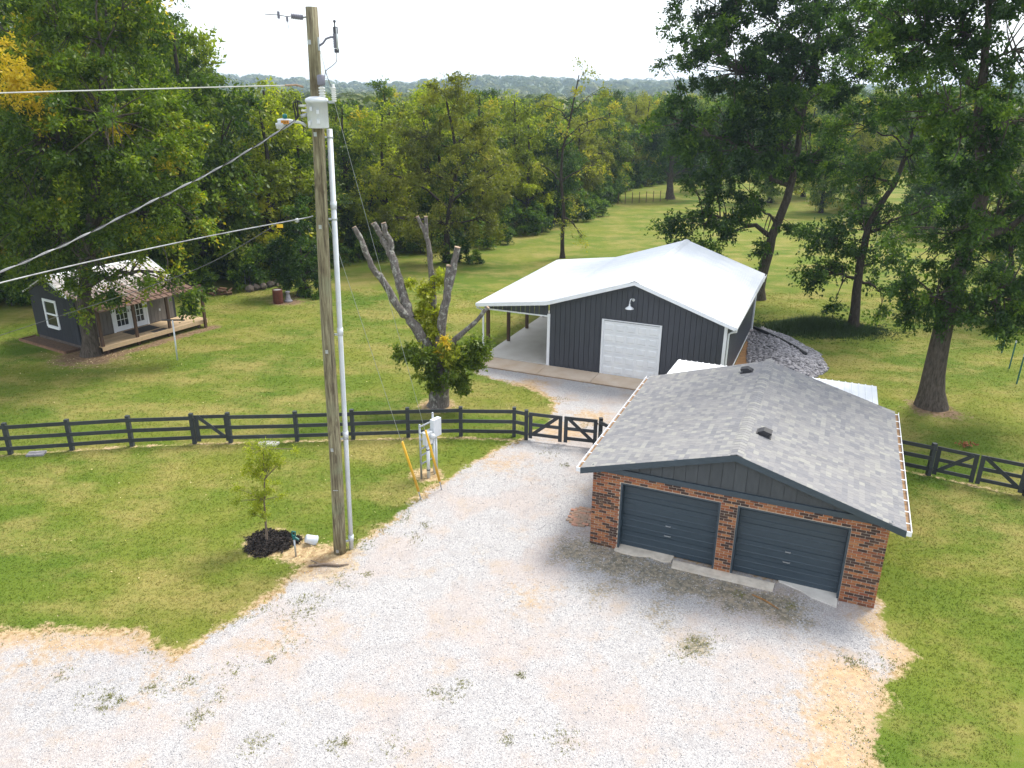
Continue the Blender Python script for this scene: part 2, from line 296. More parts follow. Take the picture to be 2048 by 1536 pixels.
# ------------------------------------------------------------ mesh helpers
def link(o, parent=None):
    col.objects.link(o)
    if parent is not None: o.parent = parent
    return o
def tag(o, label=None, cat=None, group=None, kind=None):
    if label: o['label'] = label
    if cat: o['category'] = cat
    if group: o['group'] = group
    if kind: o['kind'] = kind
    return o
def thing(name, label, cat, loc=(0, 0, 0), rz=0.0, group=None):
    o = bpy.data.objects.new(name, None); o.empty_display_size = .2; link(o); o.location = loc; o.rotation_euler = (0, 0, rz)
    return tag(o, label, cat, group)
class MB:
    def __init__(s): s.v = []; s.f = []
    def add(s, vs, fs):
        o = len(s.v); s.v += [tuple(q) for q in vs]; s.f += [tuple(i + o for i in q) for q in fs]; return s
    def box(s, c, d, rz=0.0):
        x, y, z = (q / 2 for q in d); cs, sn = math.cos(rz), math.sin(rz); vs = []
        for sz in (-z, z):
            for sx, sy in ((-x, -y), (x, -y), (x, y), (-x, y)):
                vs.append((c[0] + sx * cs - sy * sn, c[1] + sx * sn + sy * cs, c[2] + sz))
        return s.add(vs, [(3, 2, 1, 0), (4, 5, 6, 7), (0, 1, 5, 4), (1, 2, 6, 5), (2, 3, 7, 6), (3, 0, 4, 7)])
    def b2(s, lo, hi): return s.box([(a + b) / 2 for a, b in zip(lo, hi)], [b - a for a, b in zip(lo, hi)])
    def bar(s, p, q, w, h, up=(0, 0, 1)):
        p, q = Vector(p), Vector(q); d = (q - p).normalized(); sd = d.cross(Vector(up)).normalized(); u = sd.cross(d)
        vs = [e + sd * a * w / 2 + u * b * h / 2 for e in (p, q) for a, b in ((-1, -1), (1, -1), (1, 1), (-1, 1))]
        return s.add(vs, [(3, 2, 1, 0), (4, 5, 6, 7), (0, 1, 5, 4), (1, 2, 6, 5), (2, 3, 7, 6), (3, 0, 4, 7)])
    def tube(s, pts, r, n=8, cap=True):
        pts = [Vector(q) for q in pts]; r = r if hasattr(r, '__len__') else [r] * len(pts); vs = []; a = None
        for i, p in enumerate(pts):
            d = (pts[min(i + 1, len(pts) - 1)] - pts[max(i - 1, 0)]).normalized()
            if a is None: a = d.orthogonal().normalized()
            a = (a - d * a.dot(d))
            a = a.normalized() if a.length > 1e-6 else d.orthogonal().normalized()
            b = d.cross(a)
            for k in range(n):
                t = 2 * math.pi * k / n; vs.append(p + (a * math.cos(t) + b * math.sin(t)) * r[i])
        fs = [(i * n + k, i * n + (k + 1) % n, (i + 1) * n + (k + 1) % n, (i + 1) * n + k) for i in range(len(pts) - 1) for k in range(n)]
        if cap: fs += [tuple(range(n - 1, -1, -1)), tuple((len(pts) - 1) * n + k for k in range(n))]
        return s.add(vs, fs)
    def lathe(s, prof, c=(0, 0, 0), n=20):
        vs = [(c[0] + r * math.cos(2 * math.pi * k / n), c[1] + r * math.sin(2 * math.pi * k / n), c[2] + z) for r, z in prof for k in range(n)]
        fs = [(i * n + k, i * n + (k + 1) % n, (i + 1) * n + (k + 1) % n, (i + 1) * n + k) for i in range(len(prof) - 1) for k in range(n)]
        fs += [tuple(range(n - 1, -1, -1)), tuple((len(prof) - 1) * n + k for k in range(n))]
        return s.add(vs, fs)
    def prism(s, poly, ext):
        poly = [Vector(q) for q in poly]; e = Vector(ext); n = len(poly)
        nrm = Vector((0, 0, 0))
        for i in range(n): nrm += poly[i].cross(poly[(i + 1) % n])
        if nrm.dot(e) > 0: poly = poly[::-1]
        return s.add(poly + [q + e for q in poly], [tuple(range(n)), tuple(range(2 * n - 1, n - 1, -1))] + [((i + 1) % n, i, n + i, n + (i + 1) % n) for i in range(n)])
    def mesh(s, name, smooth=False):
        m = bpy.data.meshes.new(name); m.from_pydata(s.v, [], s.f)
        if smooth: m.polygons.foreach_set('use_smooth', [True] * len(m.polygons))
        m.update(); return m
    def build(s, name, mat, parent=None, smooth=False):
        m = s.mesh(name, smooth); m.materials.append(M[mat]); return link(bpy.data.objects.new(name, m), parent)
def npmesh(name, V, Q, mat, tint=None, smooth=False):
    """quads or triangles given as numpy arrays"""
    m = bpy.data.meshes.new(name); k = Q.shape[1]
    m.vertices.add(len(V)); m.vertices.foreach_set('co', np.ascontiguousarray(V, dtype=np.float32).ravel())
    m.loops.add(Q.size); m.loops.foreach_set('vertex_index', np.ascontiguousarray(Q, dtype=np.int32).ravel())
    m.polygons.add(len(Q)); m.polygons.foreach_set('loop_start', np.arange(0, Q.size, k, dtype=np.int32))
    if smooth: m.polygons.foreach_set('use_smooth', np.ones(len(Q), dtype=bool))
    if tint is not None:
        a = m.attributes.new('tint', 'FLOAT', 'FACE'); a.data.foreach_set('value', tint.astype(np.float32))
    m.update(calc_edges=True); m.validate(); m.materials.append(M[mat]); return m
def nobj(name, mesh, parent=None): return link(bpy.data.objects.new(name, mesh), parent)
def strips(parent, name, mat, o, u, n, u0, u1, zb, zt, w, gap, t, breaks=(), holes=()):
    """upright boards along u on a wall through o, standing t proud along n; holes = (ua, ub, z_bottom, z_top)"""
    o, u, n = Vector(o), Vector(u), Vector(n); k = max(1, round((u1 - u0) / w)); out = []
    xs = [u0 + (u1 - u0) * i / k for i in range(k + 1)]
    for i in range(k):
        cuts = sorted({xs[i], xs[i + 1]} | {c for h in holes for c in h[:2] if xs[i] + .01 < c < xs[i + 1] - .01}); mb = MB()
        for a, b in zip(cuts, cuts[1:]):
            aa = a + (gap / 2 if a == xs[i] else 0); bb = b - (gap / 2 if b == xs[i + 1] else 0); mid = (aa + bb) / 2
            spans = [(zb, zt)]
            for h in holes:
                if h[0] - 1e-4 <= mid <= h[1] + 1e-4:
                    spans = [(zb, lambda x, q=h[2]: q), (lambda x, q=h[3]: q, zt)]
            for lo, hi in spans:
                if hi(mid) - lo(mid) < .02: continue
                brk = [c for c in breaks if aa + .005 < c < bb - .005]
                pts = [(aa, lo(aa)), (bb, lo(bb)), (bb, hi(bb))] + [(c, hi(c)) for c in sorted(brk, reverse=True)] + [(aa, hi(aa))]
                mb.prism([o + u * x + Vector((0, 0, z)) for x, z in pts], n * t)
        if mb.v: out.append(mb.build(name, mat, parent))
    return out
def text_mesh(name, body, size, mat, parent, loc, rot):
    cu = bpy.data.curves.new(name, 'FONT'); cu.body = body; cu.size = size; cu.extrude = .002; cu.align_x = 'CENTER'; cu.align_y = 'CENTER'
    t = bpy.data.objects.new(name, cu); col.objects.link(t)
    me = bpy.data.meshes.new_from_object(t.evaluated_get(bpy.context.evaluated_depsgraph_get()))
    bpy.data.objects.remove(t); me.materials.clear(); me.materials.append(M[mat])
    o = link(bpy.data.objects.new(name, me), parent); o.matrix_basis = Matrix.Translation(loc) @ rot.to_4x4(); return o

# ------------------------------------------------------------ the ground: lawn, gravel drive, far fields, hills
GAR = (2.209, 18.576, -.40); GW, GL = 7.29, 7.8
BAR = (1.627, 33.432, -.402); BW, BLN = 7.8, 10.5
CAB = (-20.66, 35.16, 1.03)
def tolocal(P, f):
    c, s = math.cos(f[2]), math.sin(f[2]); d = P - np.array(f[:2]); return np.stack([d[:, 0] * c + d[:, 1] * s, -d[:, 0] * s + d[:, 1] * c], 1)
def l2w(f, a, b, z=0.0):
    c, s = math.cos(f[2]), math.sin(f[2]); return Vector((f[0] + a * c - b * s, f[1] + a * s + b * c, z))
def poly_sd(P, poly):
    poly = np.array(poly); A = poly; B = np.roll(poly, -1, 0); best = np.full(len(P), 1e9); ins = np.zeros(len(P), bool)
    for a, b in zip(A, B):
        ab = b - a; t = np.clip(((P - a) @ ab) / (ab @ ab), 0, 1); best = np.minimum(best, np.linalg.norm(P - a - t[:, None] * ab, axis=1))
        cond = ((a[1] > P[:, 1]) != (b[1] > P[:, 1])); den = (b[1] - a[1]) if abs(b[1] - a[1]) > 1e-9 else 1e-9
        ins ^= cond & (P[:, 0] < (b[0] - a[0]) * (P[:, 1] - a[1]) / den + a[0])
    return np.where(ins, best, -best)
def gxy(pts): return [tuple(gp(*q)[:2]) for q in pts]
drive_px = [(-500, 1320), (-200, 1290), (0, 1275), (130, 1268), (260, 1272), (305, 1300), (340, 1318), (385, 1300), (430, 1262), (500, 1222), (560, 1188), (600, 1145),
            (690, 1112), (775, 1050), (830, 1003), (880, 972), (950, 925), (1005, 897), (1050, 876), (1095, 850), (1112, 822), (1112, 795), (1060, 772), (985, 757), (950, 742)]
DRIVE = gxy(drive_px) + [tuple(l2w(BAR, -2.9, -1.2)[:2]), tuple(l2w(BAR, 5.6, -1.2)[:2]), tuple(l2w(GAR, 1.0, GL)[:2]), tuple(l2w(GAR, 0.3, .3)[:2]), tuple(l2w(GAR, GW + .1, .3)[:2])] + \
        gxy([(1755, 1232), (1770, 1262), (1818, 1305), (1765, 1365), (1752, 1430), (1738, 1500), (1725, 1700)]) + [(7.5, 4.0), (-16, 4.0), (-24, 12)]
RIPRAP = [(12.35, 39.2), (13.5, 40.0), (14.4, 38.2), (14.9, 35.5), (14.5, 33.3), (13.2, 31.9), (11.5, 32.4), (11.0, 34.2), (11.9, 37)]
def lawn_fields(P):
    """signed distance to the drive, bare soil, dry straw, moss - each 0..1"""
    sd = poly_sd(P, DRIVE); n = len(P); dirt = np.zeros(n); dry = np.zeros(n); moss = np.zeros(n); lit = np.zeros(n)
    def blob(arr, c, r, k=1.0, sx=1.0, rz=0.0):
        d = P - np.array(c[:2]); cs, sn = math.cos(rz), math.sin(rz); q = np.hypot((d[:, 0] * cs + d[:, 1] * sn) / sx, -d[:, 0] * sn + d[:, 1] * cs)
        np.maximum(arr, k * np.clip(1.25 - q / r * .75, 0, 1), out=arr)
    def seg(arr, a, b, r, k=1.0):
        a, b = np.array(a[:2]), np.array(b[:2]); ab = b - a; t = np.clip(((P - a) @ ab) / (ab @ ab), 0, 1)
        np.maximum(arr, k * np.clip(1.25 - np.linalg.norm(P - a - t[:, None] * ab, axis=1) / r * .75, 0, 1), out=arr)
    blob(dirt, gp(655, 1122), .95); blob(dirt, gp(600, 1105), .62); blob(dirt, gp(545, 1087), .72, 1, 1.2); blob(dirt, gp(620, 1145), .5)
    blob(dirt, gp(183, 712), 1.9, .9); blob(dirt, gp(230, 690), 1.1, .8); blob(dirt, gp(876, 812), .95, .9); blob(dirt, gp(1862, 818), 1.2, .85); blob(dirt, gp(1905, 828), .9, .7)
    blob(lit, gp(183, 712), 2.2, 1); blob(lit, gp(230, 690), 1.4, 1); blob(lit, gp(1870, 820), 1.6, 1); blob(lit, gp(876, 812), 1.2, .6); blob(lit, gp(590, 600), 2.0, .9); seg(lit, l2w(CAB, -.1, -2.0), l2w(CAB, 6.0, -2.0), .8, .9); blob(lit, gp(640, 1128), .6, .7)
    blob(dirt, gp(858, 950), .62); blob(dirt, gp(572, 604), 1.0, .8, 1.4); blob(dirt, gp(600, 592), 1.0, .75)
    fl = [gp(*q) for q in ((-120, 917), (22, 909), (265, 893), (460, 886), (707, 880), (922, 875), (1052, 881))]
    for a, b in zip(fl, fl[1:]): seg(dirt, a, b, .20, .62)
    seg(dirt, gp(1806, 940), gp(2060, 996), .2, .6)
    seg(dirt, l2w(CAB, -.1, -2.0), l2w(CAB, 6.0, -2.0), .5, .8)
    blob(dry, gp(1120, 860), 1.3, .7); blob(dry, gp(1180, 835), 1.0, .7); blob(dry, gp(1060, 770), .9, .75); blob(dry, gp(1010, 930), 1.2, .5)
    seg(dry, gp(1745, 1240), gp(1800, 1310), .6, .7); seg(dry, gp(1700, 1370), gp(1690, 1560), 1.0, .85); blob(dry, gp(1640, 1330), .9, .55); blob(dry, gp(1560, 1440), 1.1, .45)
    blob(dry, gp(1060, 1190), 1.0, .5); blob(dry, gp(100, 1300), 1.6, .5); blob(dry, gp(560, 1280), 1.0, .5); seg(dry, gp(-100, 1278), gp(260, 1290), .4, .7)
    blob(dry, gp(330, 1360), 1.2, .45)
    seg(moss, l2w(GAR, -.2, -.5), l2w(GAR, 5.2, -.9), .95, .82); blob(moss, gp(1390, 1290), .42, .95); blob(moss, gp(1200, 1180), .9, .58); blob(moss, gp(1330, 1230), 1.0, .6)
    blob(moss, gp(1600, 1215), .7, .5); blob(moss, gp(1170, 985), .5, .45); blob(moss, gp(1180, 1095), .5, .65)
    return sd, dirt, dry, moss, lit
GX0, GX1, GY0, GY1, GS = -32.0, 32.0, 4.0, 48.0, .16
nx, ny = int((GX1 - GX0) / GS) + 1, int((GY1 - GY0) / GS) + 1
gx, gy = np.meshgrid(np.linspace(GX0, GX1, nx), np.linspace(GY0, GY1, ny)); GP = np.stack([gx.ravel(), gy.ravel()], 1)
g_sd, g_dirt, g_dry, g_moss, g_lit = lawn_fields(GP)
idx = np.arange(nx * ny).reshape(ny, nx); quads = np.stack([idx[:-1, :-1], idx[:-1, 1:], idx[1:, 1:], idx[1:, :-1]], -1).reshape(-1, 4)
qsd = g_sd[quads].mean(1)
def ground_part(name, sel):
    q = quads[sel]; used, inv = np.unique(q, return_inverse=True); q = inv.reshape(q.shape)
    xy = GP[used]; V = np.column_stack([xy, np.zeros(len(xy))])
    m = npmesh(name, V, q, 'ground')
    for an, arr in (('sdp', np.clip(g_sd, -3, 3) + 3), ('dirt', g_dirt), ('dry', g_dry), ('moss', g_moss), ('lit', g_lit)):
        m.attributes.new(an, 'FLOAT', 'POINT').data.foreach_set('value', arr[used].astype(np.float32))
    return tag(nobj(name, m), kind='structure')
ground_part('gravel_drive', qsd >= -.12); ground_part('lawn', qsd < -.12)
far = MB(); E = 2700
for a in ((-E, -E, E, GY0), (-E, GY1, E, E), (-E, GY0, GX0, GY1), (GX1, GY0, E, GY1)):
    far.add([(a[0], a[1], 0), (a[2], a[1], 0), (a[2], a[3], 0), (a[0], a[3], 0)], [(0, 1, 2, 3)])
tag(far.build('fields', 'ground'), kind='structure')
# low wooded hills on the horizon
def hill_h(x, y):
    d = np.hypot(x, y); a = np.arctan2(x, y)
    k = np.clip((d - 520) / 900, 0, 1); k = k * k * (3 - 2 * k)
    return k * (17 + 5 * np.sin(a * 9 + .6) + 4 * np.sin(a * 21 + 2) + 3 * np.sin(d / 130 + a * 6))
hx, hy = np.meshgrid(np.linspace(-1.1, 1.1, 120), np.linspace(420, 2600, 60)); HX = np.sin(hx) * hy; HY = np.cos(hx) * hy
HV = np.stack([HX.ravel(), HY.ravel(), (hill_h(HX, HY) * 1.22).ravel() - .6], 1); hi = np.arange(120 * 60).reshape(60, 120)
HQ = np.stack([hi[:-1, :-1], hi[:-1, 1:], hi[1:, 1:], hi[1:, :-1]], -1).reshape(-1, 4)
M['hill'] = simple('hill_ground', (.07, .10, .03), (.05, .075, .022), .95, .01)
tag(nobj('hills', npmesh('hills', HV, HQ, 'hill', smooth=True)), kind='structure')

# ------------------------------------------------------------ brick garage
g = thing('brick_garage', 'brick two-door garage with grey shingled gable roof beside the gravel drive', 'garage', (GAR[0], GAR[1], 0), GAR[2])
D1, D2, DH = (.78, 3.40), (3.82, 6.47), 2.06
HW, HE, HRG, OS, OF = 2.30, 2.345, 3.50, .30, .12
core = MB()       # mortar-coloured masonry behind the bricks
T = .22
core.b2((.012, .012, 0), (D1[0] - .0, T, HW)); core.b2((D1[1], .012, 0), (D2[0], T, HW)); core.b2((D2[1], .012, 0), (GW - .012, T, HW))
core.b2((D1[0], .012, DH), (D1[1], T, HW)); core.b2((D2[0], .012, DH), (D2[1], T, HW))
core.b2((.012, T, 0), (T, GL - .012, HW)); core.b2((GW - T, T, 0), (GW - .012, GL - .012, HW)); core.b2((T, GL - T, 0), (GW - T, GL - .012, HW))
wall = core.build('wall', 'mortar', g)
BLm, BHm, JT = .2, .0625, .015
bricks = []       # (centre a, centre z, length)
nrow = 31; ch = HW / nrow
for r in range(nrow):
    z = (r + .5) * ch; spans = [(0, D1[0]), (D1[1], D2[0]), (D2[1], GW)] if z < DH else [(0, GW)]
    for s0, s1 in spans:
        x = s0 - (.105 if r % 2 else 0)
        while x < s1 - .015:
            a, b = max(x, s0) + JT / 2, min(x + BLm + JT, s1) - JT / 2
            if b - a > .03: bricks.append(((a + b) / 2, z, b - a))
            x += BLm + JT
bmesh_ = MB().box((0, 0, 0), (1, .10, ch - JT)).mesh('brick'); bmesh_.materials.append(M['brick'])
camL = tolocal(np.array([[0., 0.]]), GAR)[0]
order = sorted(range(len(bricks)), key=lambda i: (-(bricks[i][2] > .15), (bricks[i][0] - camL[0]) ** 2 + camL[1] ** 2 + (bricks[i][1] - CAM_H) ** 2))
rest = MB()
for k, i in enumerate(order):
    a, z, L = bricks[i]; dy = random.uniform(-.003, .003)
    if k < 300:
        o = link(bpy.data.objects.new('brick', bmesh_), wall); o.location = (a, .05 + dy, z); o.scale = (L, 1, 1)
    else: rest.box((a, .05 + dy, z), (L, .10, ch - JT))
for r in range(nrow):               # side walls
    z = (r + .5) * ch
    for X in (.05, GW - .05):
        y = .115 - (.105 if r % 2 else 0)
        while y < GL - .03:
            a, b = max(y, .115) + JT / 2, min(y + BLm + JT, GL) - JT / 2
            if b - a > .03: rest.box((X, (a + b) / 2, z), (.10, b - a, ch - JT))
            y += BLm + JT
tag(rest.build('brickwork', 'brick', wall), kind='stuff')
# doors, set back in the openings
for da, db in (D1, D2):
    d = MB().b2((da + .03, .262, .02), (db - .03, .30, DH - .03)).build('garage_door', 'slate_paint', g)
    fr = MB(); fr.b2((da, .018, 0), (da + .05, .26, DH)).b2((db - .05, .018, 0), (db, .26, DH)).b2((da + .05, .018, DH - .05), (db - .05, .26, DH)); fr.build('door_frame', 'slate_paint', g)
    for s in range(4):
        z0 = .03 + s * .495; sec = MB()
        yb = .262
        prof = [(0, 0), (-.020, .004), (-.020, .115), (-.034, .128), (-.034, .152), (-.020, .165), (-.020, .325), (-.034, .338), (-.034, .362), (-.020, .375), (-.020, .484), (0, .488)]
        sec.prism([(da + .055, yb + q, z0 + w) for q, w in prof], (db - da - .11, 0, 0)); sec.build('door_section', 'slate_paint', d)
    mid = (da + db) / 2
    for zz, ln in ((.62, .16), (.92, .12)):
        h = MB(); h.bar((mid - ln / 2, .215, zz), (mid + ln / 2, .215, zz), .02, .025).box((mid - ln / 2, .232, zz), (.02, .03, .02)).box((mid + ln / 2, .232, zz), (.02, .03, .02)); h.build('handle', 'galv', d)
# gable: trim board, vertical boards, fascia
slope = (HRG - HE) / (GW / 2 + OS)
rz_ = lambda a: HE + (min(a, GW - a) + OS) * slope
MB().b2((-.02, -.035, HW + .003), (GW + .02, .03, HW + .15)).build('gable_trim', 'slate_paint', g)
MB().prism([(0, .035, HW + .01), (GW, .035, HW + .01), (GW / 2, .035, rz_(GW / 2) - .14)], (0, .08, 0)).build('gable_backing', 'gable_siding', g)
strips(g, 'siding_board', 'gable_siding', (0, .034, 0), (1, 0, 0), (0, -1, 0), .35, GW - .35, lambda a: HW + .152, lambda a: rz_(a) - .16, .3, .01, .022, breaks=(GW / 2,))
roof = MB(); th = .09
for s in (0, 1):
    f = (lambda a: a) if s == 0 else (lambda a: GW - a)
    roof.prism([(f(-OS), -OF, HE - th), (f(GW / 2), -OF, HRG - th), (f(GW / 2), -OF, HRG - .004), (f(-OS), -OF, HE - .004)], (0, GL + .0, 0))
roof = roof.build('roof', 'slate_paint', g)
for s in (0, 1):
    f = (lambda a: a) if s == 0 else (lambda a: GW - a)
    for y0 in (-OF - .03, GL - OF):
        MB().prism([(f(-OS - .02), y0, HE - .17), (f(GW / 2), y0, HRG - .16), (f(GW / 2), y0, HRG + .005), (f(-OS - .02), y0, HE)], (0, .028, 0)).build('fascia', 'slate_paint', g)
MB().prism([(0, GL - .012, HW), (GW, GL - .012, HW), (GW / 2, GL - .012, rz_(GW / 2) - .12)], (0, -.05, 0)).build('rear_gable', 'gable_siding', g)
SL = math.hypot(GW / 2 + OS, HRG - HE); tabs = []
for s in (0, 1):
    up = Vector((1 if s == 0 else -1, 0, slope)).normalized(); al = Vector((0, 1, 0)); nrm = (up.cross(al) if s else al.cross(up)); nrm = nrm if nrm.z > 0 else -nrm
    o0 = Vector((-OS if s == 0 else GW + OS, -OF - .02, HE)); nC = int(SL / .14)
    for i in range(nC + 1):
        su = i * .14 - .02; y = -random.uniform(0, .15); yend = GL + .04
        while y < yend:
            w = random.choice((.13, .16, .19, .22)); a, b = max(0, y), min(yend, y + w - .006)
            if b - a > .04: tabs.append((s, o0 + up * su + al * ((a + b) / 2), b - a, min(.19, SL - su - .01), up, al, nrm))
            y += w
tmesh = {}
def tab_geo(L, Wd): return [(-Wd / 2, 0, .004), (Wd / 2, 0, .004), (Wd / 2, L, .0), (-Wd / 2, L, .0), (-Wd / 2, 0, .016), (Wd / 2, 0, .016), (Wd / 2, L, .0065), (-Wd / 2, L, .0065)]
TF = [(3, 2, 1, 0), (4, 5, 6, 7), (0, 1, 5, 4), (1, 2, 6, 5), (2, 3, 7, 6), (3, 0, 4, 7)]
m1 = MB().add(tab_geo(.19, 1), TF).mesh('shingle'); m1.materials.append(M['shingle'])
camv = Vector((camL[0], camL[1], CAM_H)); tabs.sort(key=lambda t: (t[1] - camv).length if t[2] > .15 and t[3] > .15 else 99)
rest = MB()
for k, (s, p, w, L, up, al, nrm) in enumerate(tabs):
    mt = Matrix(((al.x, up.x, nrm.x, p.x), (al.y, up.y, nrm.y, p.y), (al.z, up.z, nrm.z, p.z), (0, 0, 0, 1)))
    if k < 300:
        o = link(bpy.data.objects.new('shingle', m1), roof); o.matrix_basis = mt @ Matrix.Diagonal((w, 1, 1, 1))
    else: rest.add([mt @ Vector(q) for q in tab_geo(max(L, .03), w)], TF)
tag(rest.build('shingles', 'shingle', roof), kind='stuff')
cap = MB()
for s in (-1, 1): cap.add([(0, 0, .024), (s * .15, 0, .024 - .15 * slope), (s * .15, .24, .016 - .15 * slope), (0, .24, .016), (0, 0, .018), (s * .15, 0, .018 - .15 * slope), (s * .15, .24, .006 - .15 * slope), (0, .24, .006)], TF)
cm = cap.mesh('ridge_cap'); cm.materials.append(M['shingle']); y = -OF - .02
while y < GL - OF:
    o = link(bpy.data.objects.new('ridge_cap', cm), roof); o.location = (GW / 2, y, HRG + .006); y += .165
for va, vb in ((4.10, 1.74), (3.05, 6.75)):
    sg = 1 if va > GW / 2 else -1; vz = rz_(va)
    v = MB(); x0, x1 = -.17, .17
    v.prism([(-.20, -.17, .01), (.20, -.17, .01), (.20, .17, .01), (-.20, .17, .01)], (0, 0, .02))
    v.prism([(x0, -.14, .03), (x0, -.14, .06), (x0 + .12, -.14, .16), (x1, -.14, .16), (x1, -.14, .11), (x1 - .06, -.14, .10), (x1 - .06, -.14, .03)], (0, .28, 0))
    v = v.build('roof_vent', 'black_vent', roof); v.location = (va, vb, vz); v.rotation_euler = (0, sg * math.atan(slope), 0 if sg > 0 else 0)
    if sg < 0: v.matrix_basis = Matrix.Translation((va, vb, vz)) @ Matrix.Rotation(-math.atan(slope), 4, 'Y') @ Matrix.Rotation(math.pi, 4, 'Z')
for s in (0, 1):
    X = -OS - .075 if s == 0 else GW + OS + .075; sg = -1 if s == 0 else 1
    gt = MB(); gt.b2((X - .055, -OF, HE - .12), (X + .055, GL - OF, HE - .108)); gt.b2((X + sg * .055 - .006, -OF, HE - .108), (X + sg * .055 + .006, GL - OF, HE + .0)); gt.b2((X - sg * .055 - .004, -OF, HE - .108), (X - sg * .055 + .004, GL - OF, HE + .0))
    gt.b2((X - .06, -OF - .02, HE - .125), (X + .06, -OF, HE + .0)); gt = gt.build('gutter', 'white_trim', g)
    MB().b2((X - .049, -OF + .01, HE - .107), (X + .047, GL - OF - .01, HE - .075)).build('gutter_debris', 'soil', gt)
    for k in range(13): MB().box((X, .25 + k * .6, HE + .006), (.12, .03, .012)).build('gutter_bracket', 'white_trim', gt)
# white metal lean-to roof at the back of the garage
ln = thing('lean_to_shelter', 'low white ribbed metal roof on posts behind the brick garage', 'shelter', (GAR[0], GAR[1], 0), GAR[2])
lz = lambda b: 2.28 - (b - GL) * .05
k = 0; x = .12
while x < 7.1:
    p = MB(); w = .88
    p.prism([(x, GL + .03, lz(GL) - .02), (x + w - .004, GL + .03, lz(GL) - .02), (x + w - .004, GL + .03, lz(GL)), (x, GL + .03, lz(GL))], (0, 2.75, -.137))
    for r in range(4):
        xx = x + .07 + r * .22; p.prism([(xx - .03, GL + .03, lz(GL)), (xx + .03, GL + .03, lz(GL)), (xx + .015, GL + .03, lz(GL) + .025), (xx - .015, GL + .03, lz(GL) + .025)], (0, 2.75, -.137))
    p.build('roof_panel', 'white_metal', ln); x += w
for px_, py_ in ((.25, GL + 2.6), (3.6, GL + 2.6), (7.0, GL + 2.6)): MB().box((px_, py_, 1.02), (.12, .12, 2.04)).build('post', 'post_wood', ln)
MB().b2((.15, GL + 2.56, 2.04), (7.1, GL + 2.64, 2.10)).build('beam', 'post_wood', ln)
# broken concrete strips before the doors
def slab(name, label, pts, z, mat, frame=GAR, cat='slab'):
    m = MB().prism([(*l2w(frame, *q)[:2], .0) for q in pts], (0, 0, z)); o = m.build(name, mat); return tag(o, label, cat)
slab('concrete_slab', 'chipped concrete threshold slab before the garage door closest to the drive gate', [(.72, .26), (2.32, .26), (2.30, -.04), (2.1, -.12), (1.7, -.03), (1.3, -.15), (.95, -.14), (.74, -.10)], .05, 'concrete_old')
slab('concrete_slab', 'long clean concrete slab in front of the brick pier between both garage doors', [(2.34, .012), (4.95, .012), (4.93, -.30), (2.36, -.29)], .07, 'concrete_old')
slab('concrete_slab', 'crumbling pale concrete slab at the garage door beside the wide brick pier', [(5.02, .26), (6.46, .26), (6.44, -.34), (6.1, -.24), (5.85, -.17), (5.6, .02), (5.3, .12), (5.05, .2)], .045, 'concrete')
bp = thing('brick_pad', 'worn red brick paving pad let into the gravel beside the garage wall', 'paving', l2w(GAR, -.62, 1.25), GAR[2] + .1)
pm = MB().box((0, 0, 0), (.19, .09, .06)).mesh('paver'); pm.materials.append(M['paver'])
for i in range(11):
    for j in range(4):
        if (i in (0, 10) and j == 0) or random.random() < .04: continue
        o = link(bpy.data.objects.new('paver', pm), bp); o.location = (-.32 + j * .2 + (i % 2) * .1 + random.uniform(-.01, .01), -.5 + i * .1, .012 + random.uniform(-.006, .006)); o.rotation_euler = (random.uniform(-.03, .03), random.uniform(-.03, .03), random.uniform(-.06, .06))

# ------------------------------------------------------------ steel barn
b = thing('steel_barn', 'charcoal steel barn with bright white roof and open side porch behind the gates', 'barn', (BAR[0], BAR[1], 0), BAR[2])
WL, hE, hB, hR, hL, obn, ofb = 3.37, 2.97, 3.14, 4.43, 2.70, .33, .32
CB = 0.0
def top(a):
    if a < 0: return hB + (hL - hB) * (-a / WL)
    if a < BW / 2: return hB + (hR - hB) * a / (BW / 2)
    return hR + (hE - hR) * (a - BW / 2) / (BW / 2 + obn)
LBK = BLN
body = MB().prism([(0.02, .02, .08), (BW - .02, .02, .08), (BW - .02, .02, top(BW) - .12), (BW / 2, .02, hR - .12), (.02, .02, hB - .12)], (0, LBK - .4, 0)); body.build('wall', 'charcoal_siding', b)
DA, DB, DT = 2.52, 5.10, 2.54
strips(b, 'siding_panel', 'charcoal_siding', (0, .018, 0), (1, 0, 0), (0, -1, 0), .1, BW - .1, lambda a: .06, lambda a: top(a) - .09, .229, .022, .026, breaks=(BW / 2,), holes=((DA, DB, .06, DT),))
strips(b, 'siding_panel', 'charcoal_siding', (BW - .018, 0, 0), (0, 1, 0), (1, 0, 0), .1, LBK - .45, lambda a: .1, lambda a: top(BW) - .09, .46, .022, .026)
strips(b, 'siding_panel', 'charcoal_siding', (.018, 0, 0), (0, 1, 0), (-1, 0, 0), .1, LBK - .45, lambda a: .1, lambda a: top(0) - .09, .46, .022, .026)
strips(b, 'header_panel', 'charcoal_siding', (0, .018, 0), (1, 0, 0), (0, -1, 0), -WL + .18, -.02, lambda a: 2.40, lambda a: top(a) - .06, .229, .022, .026)
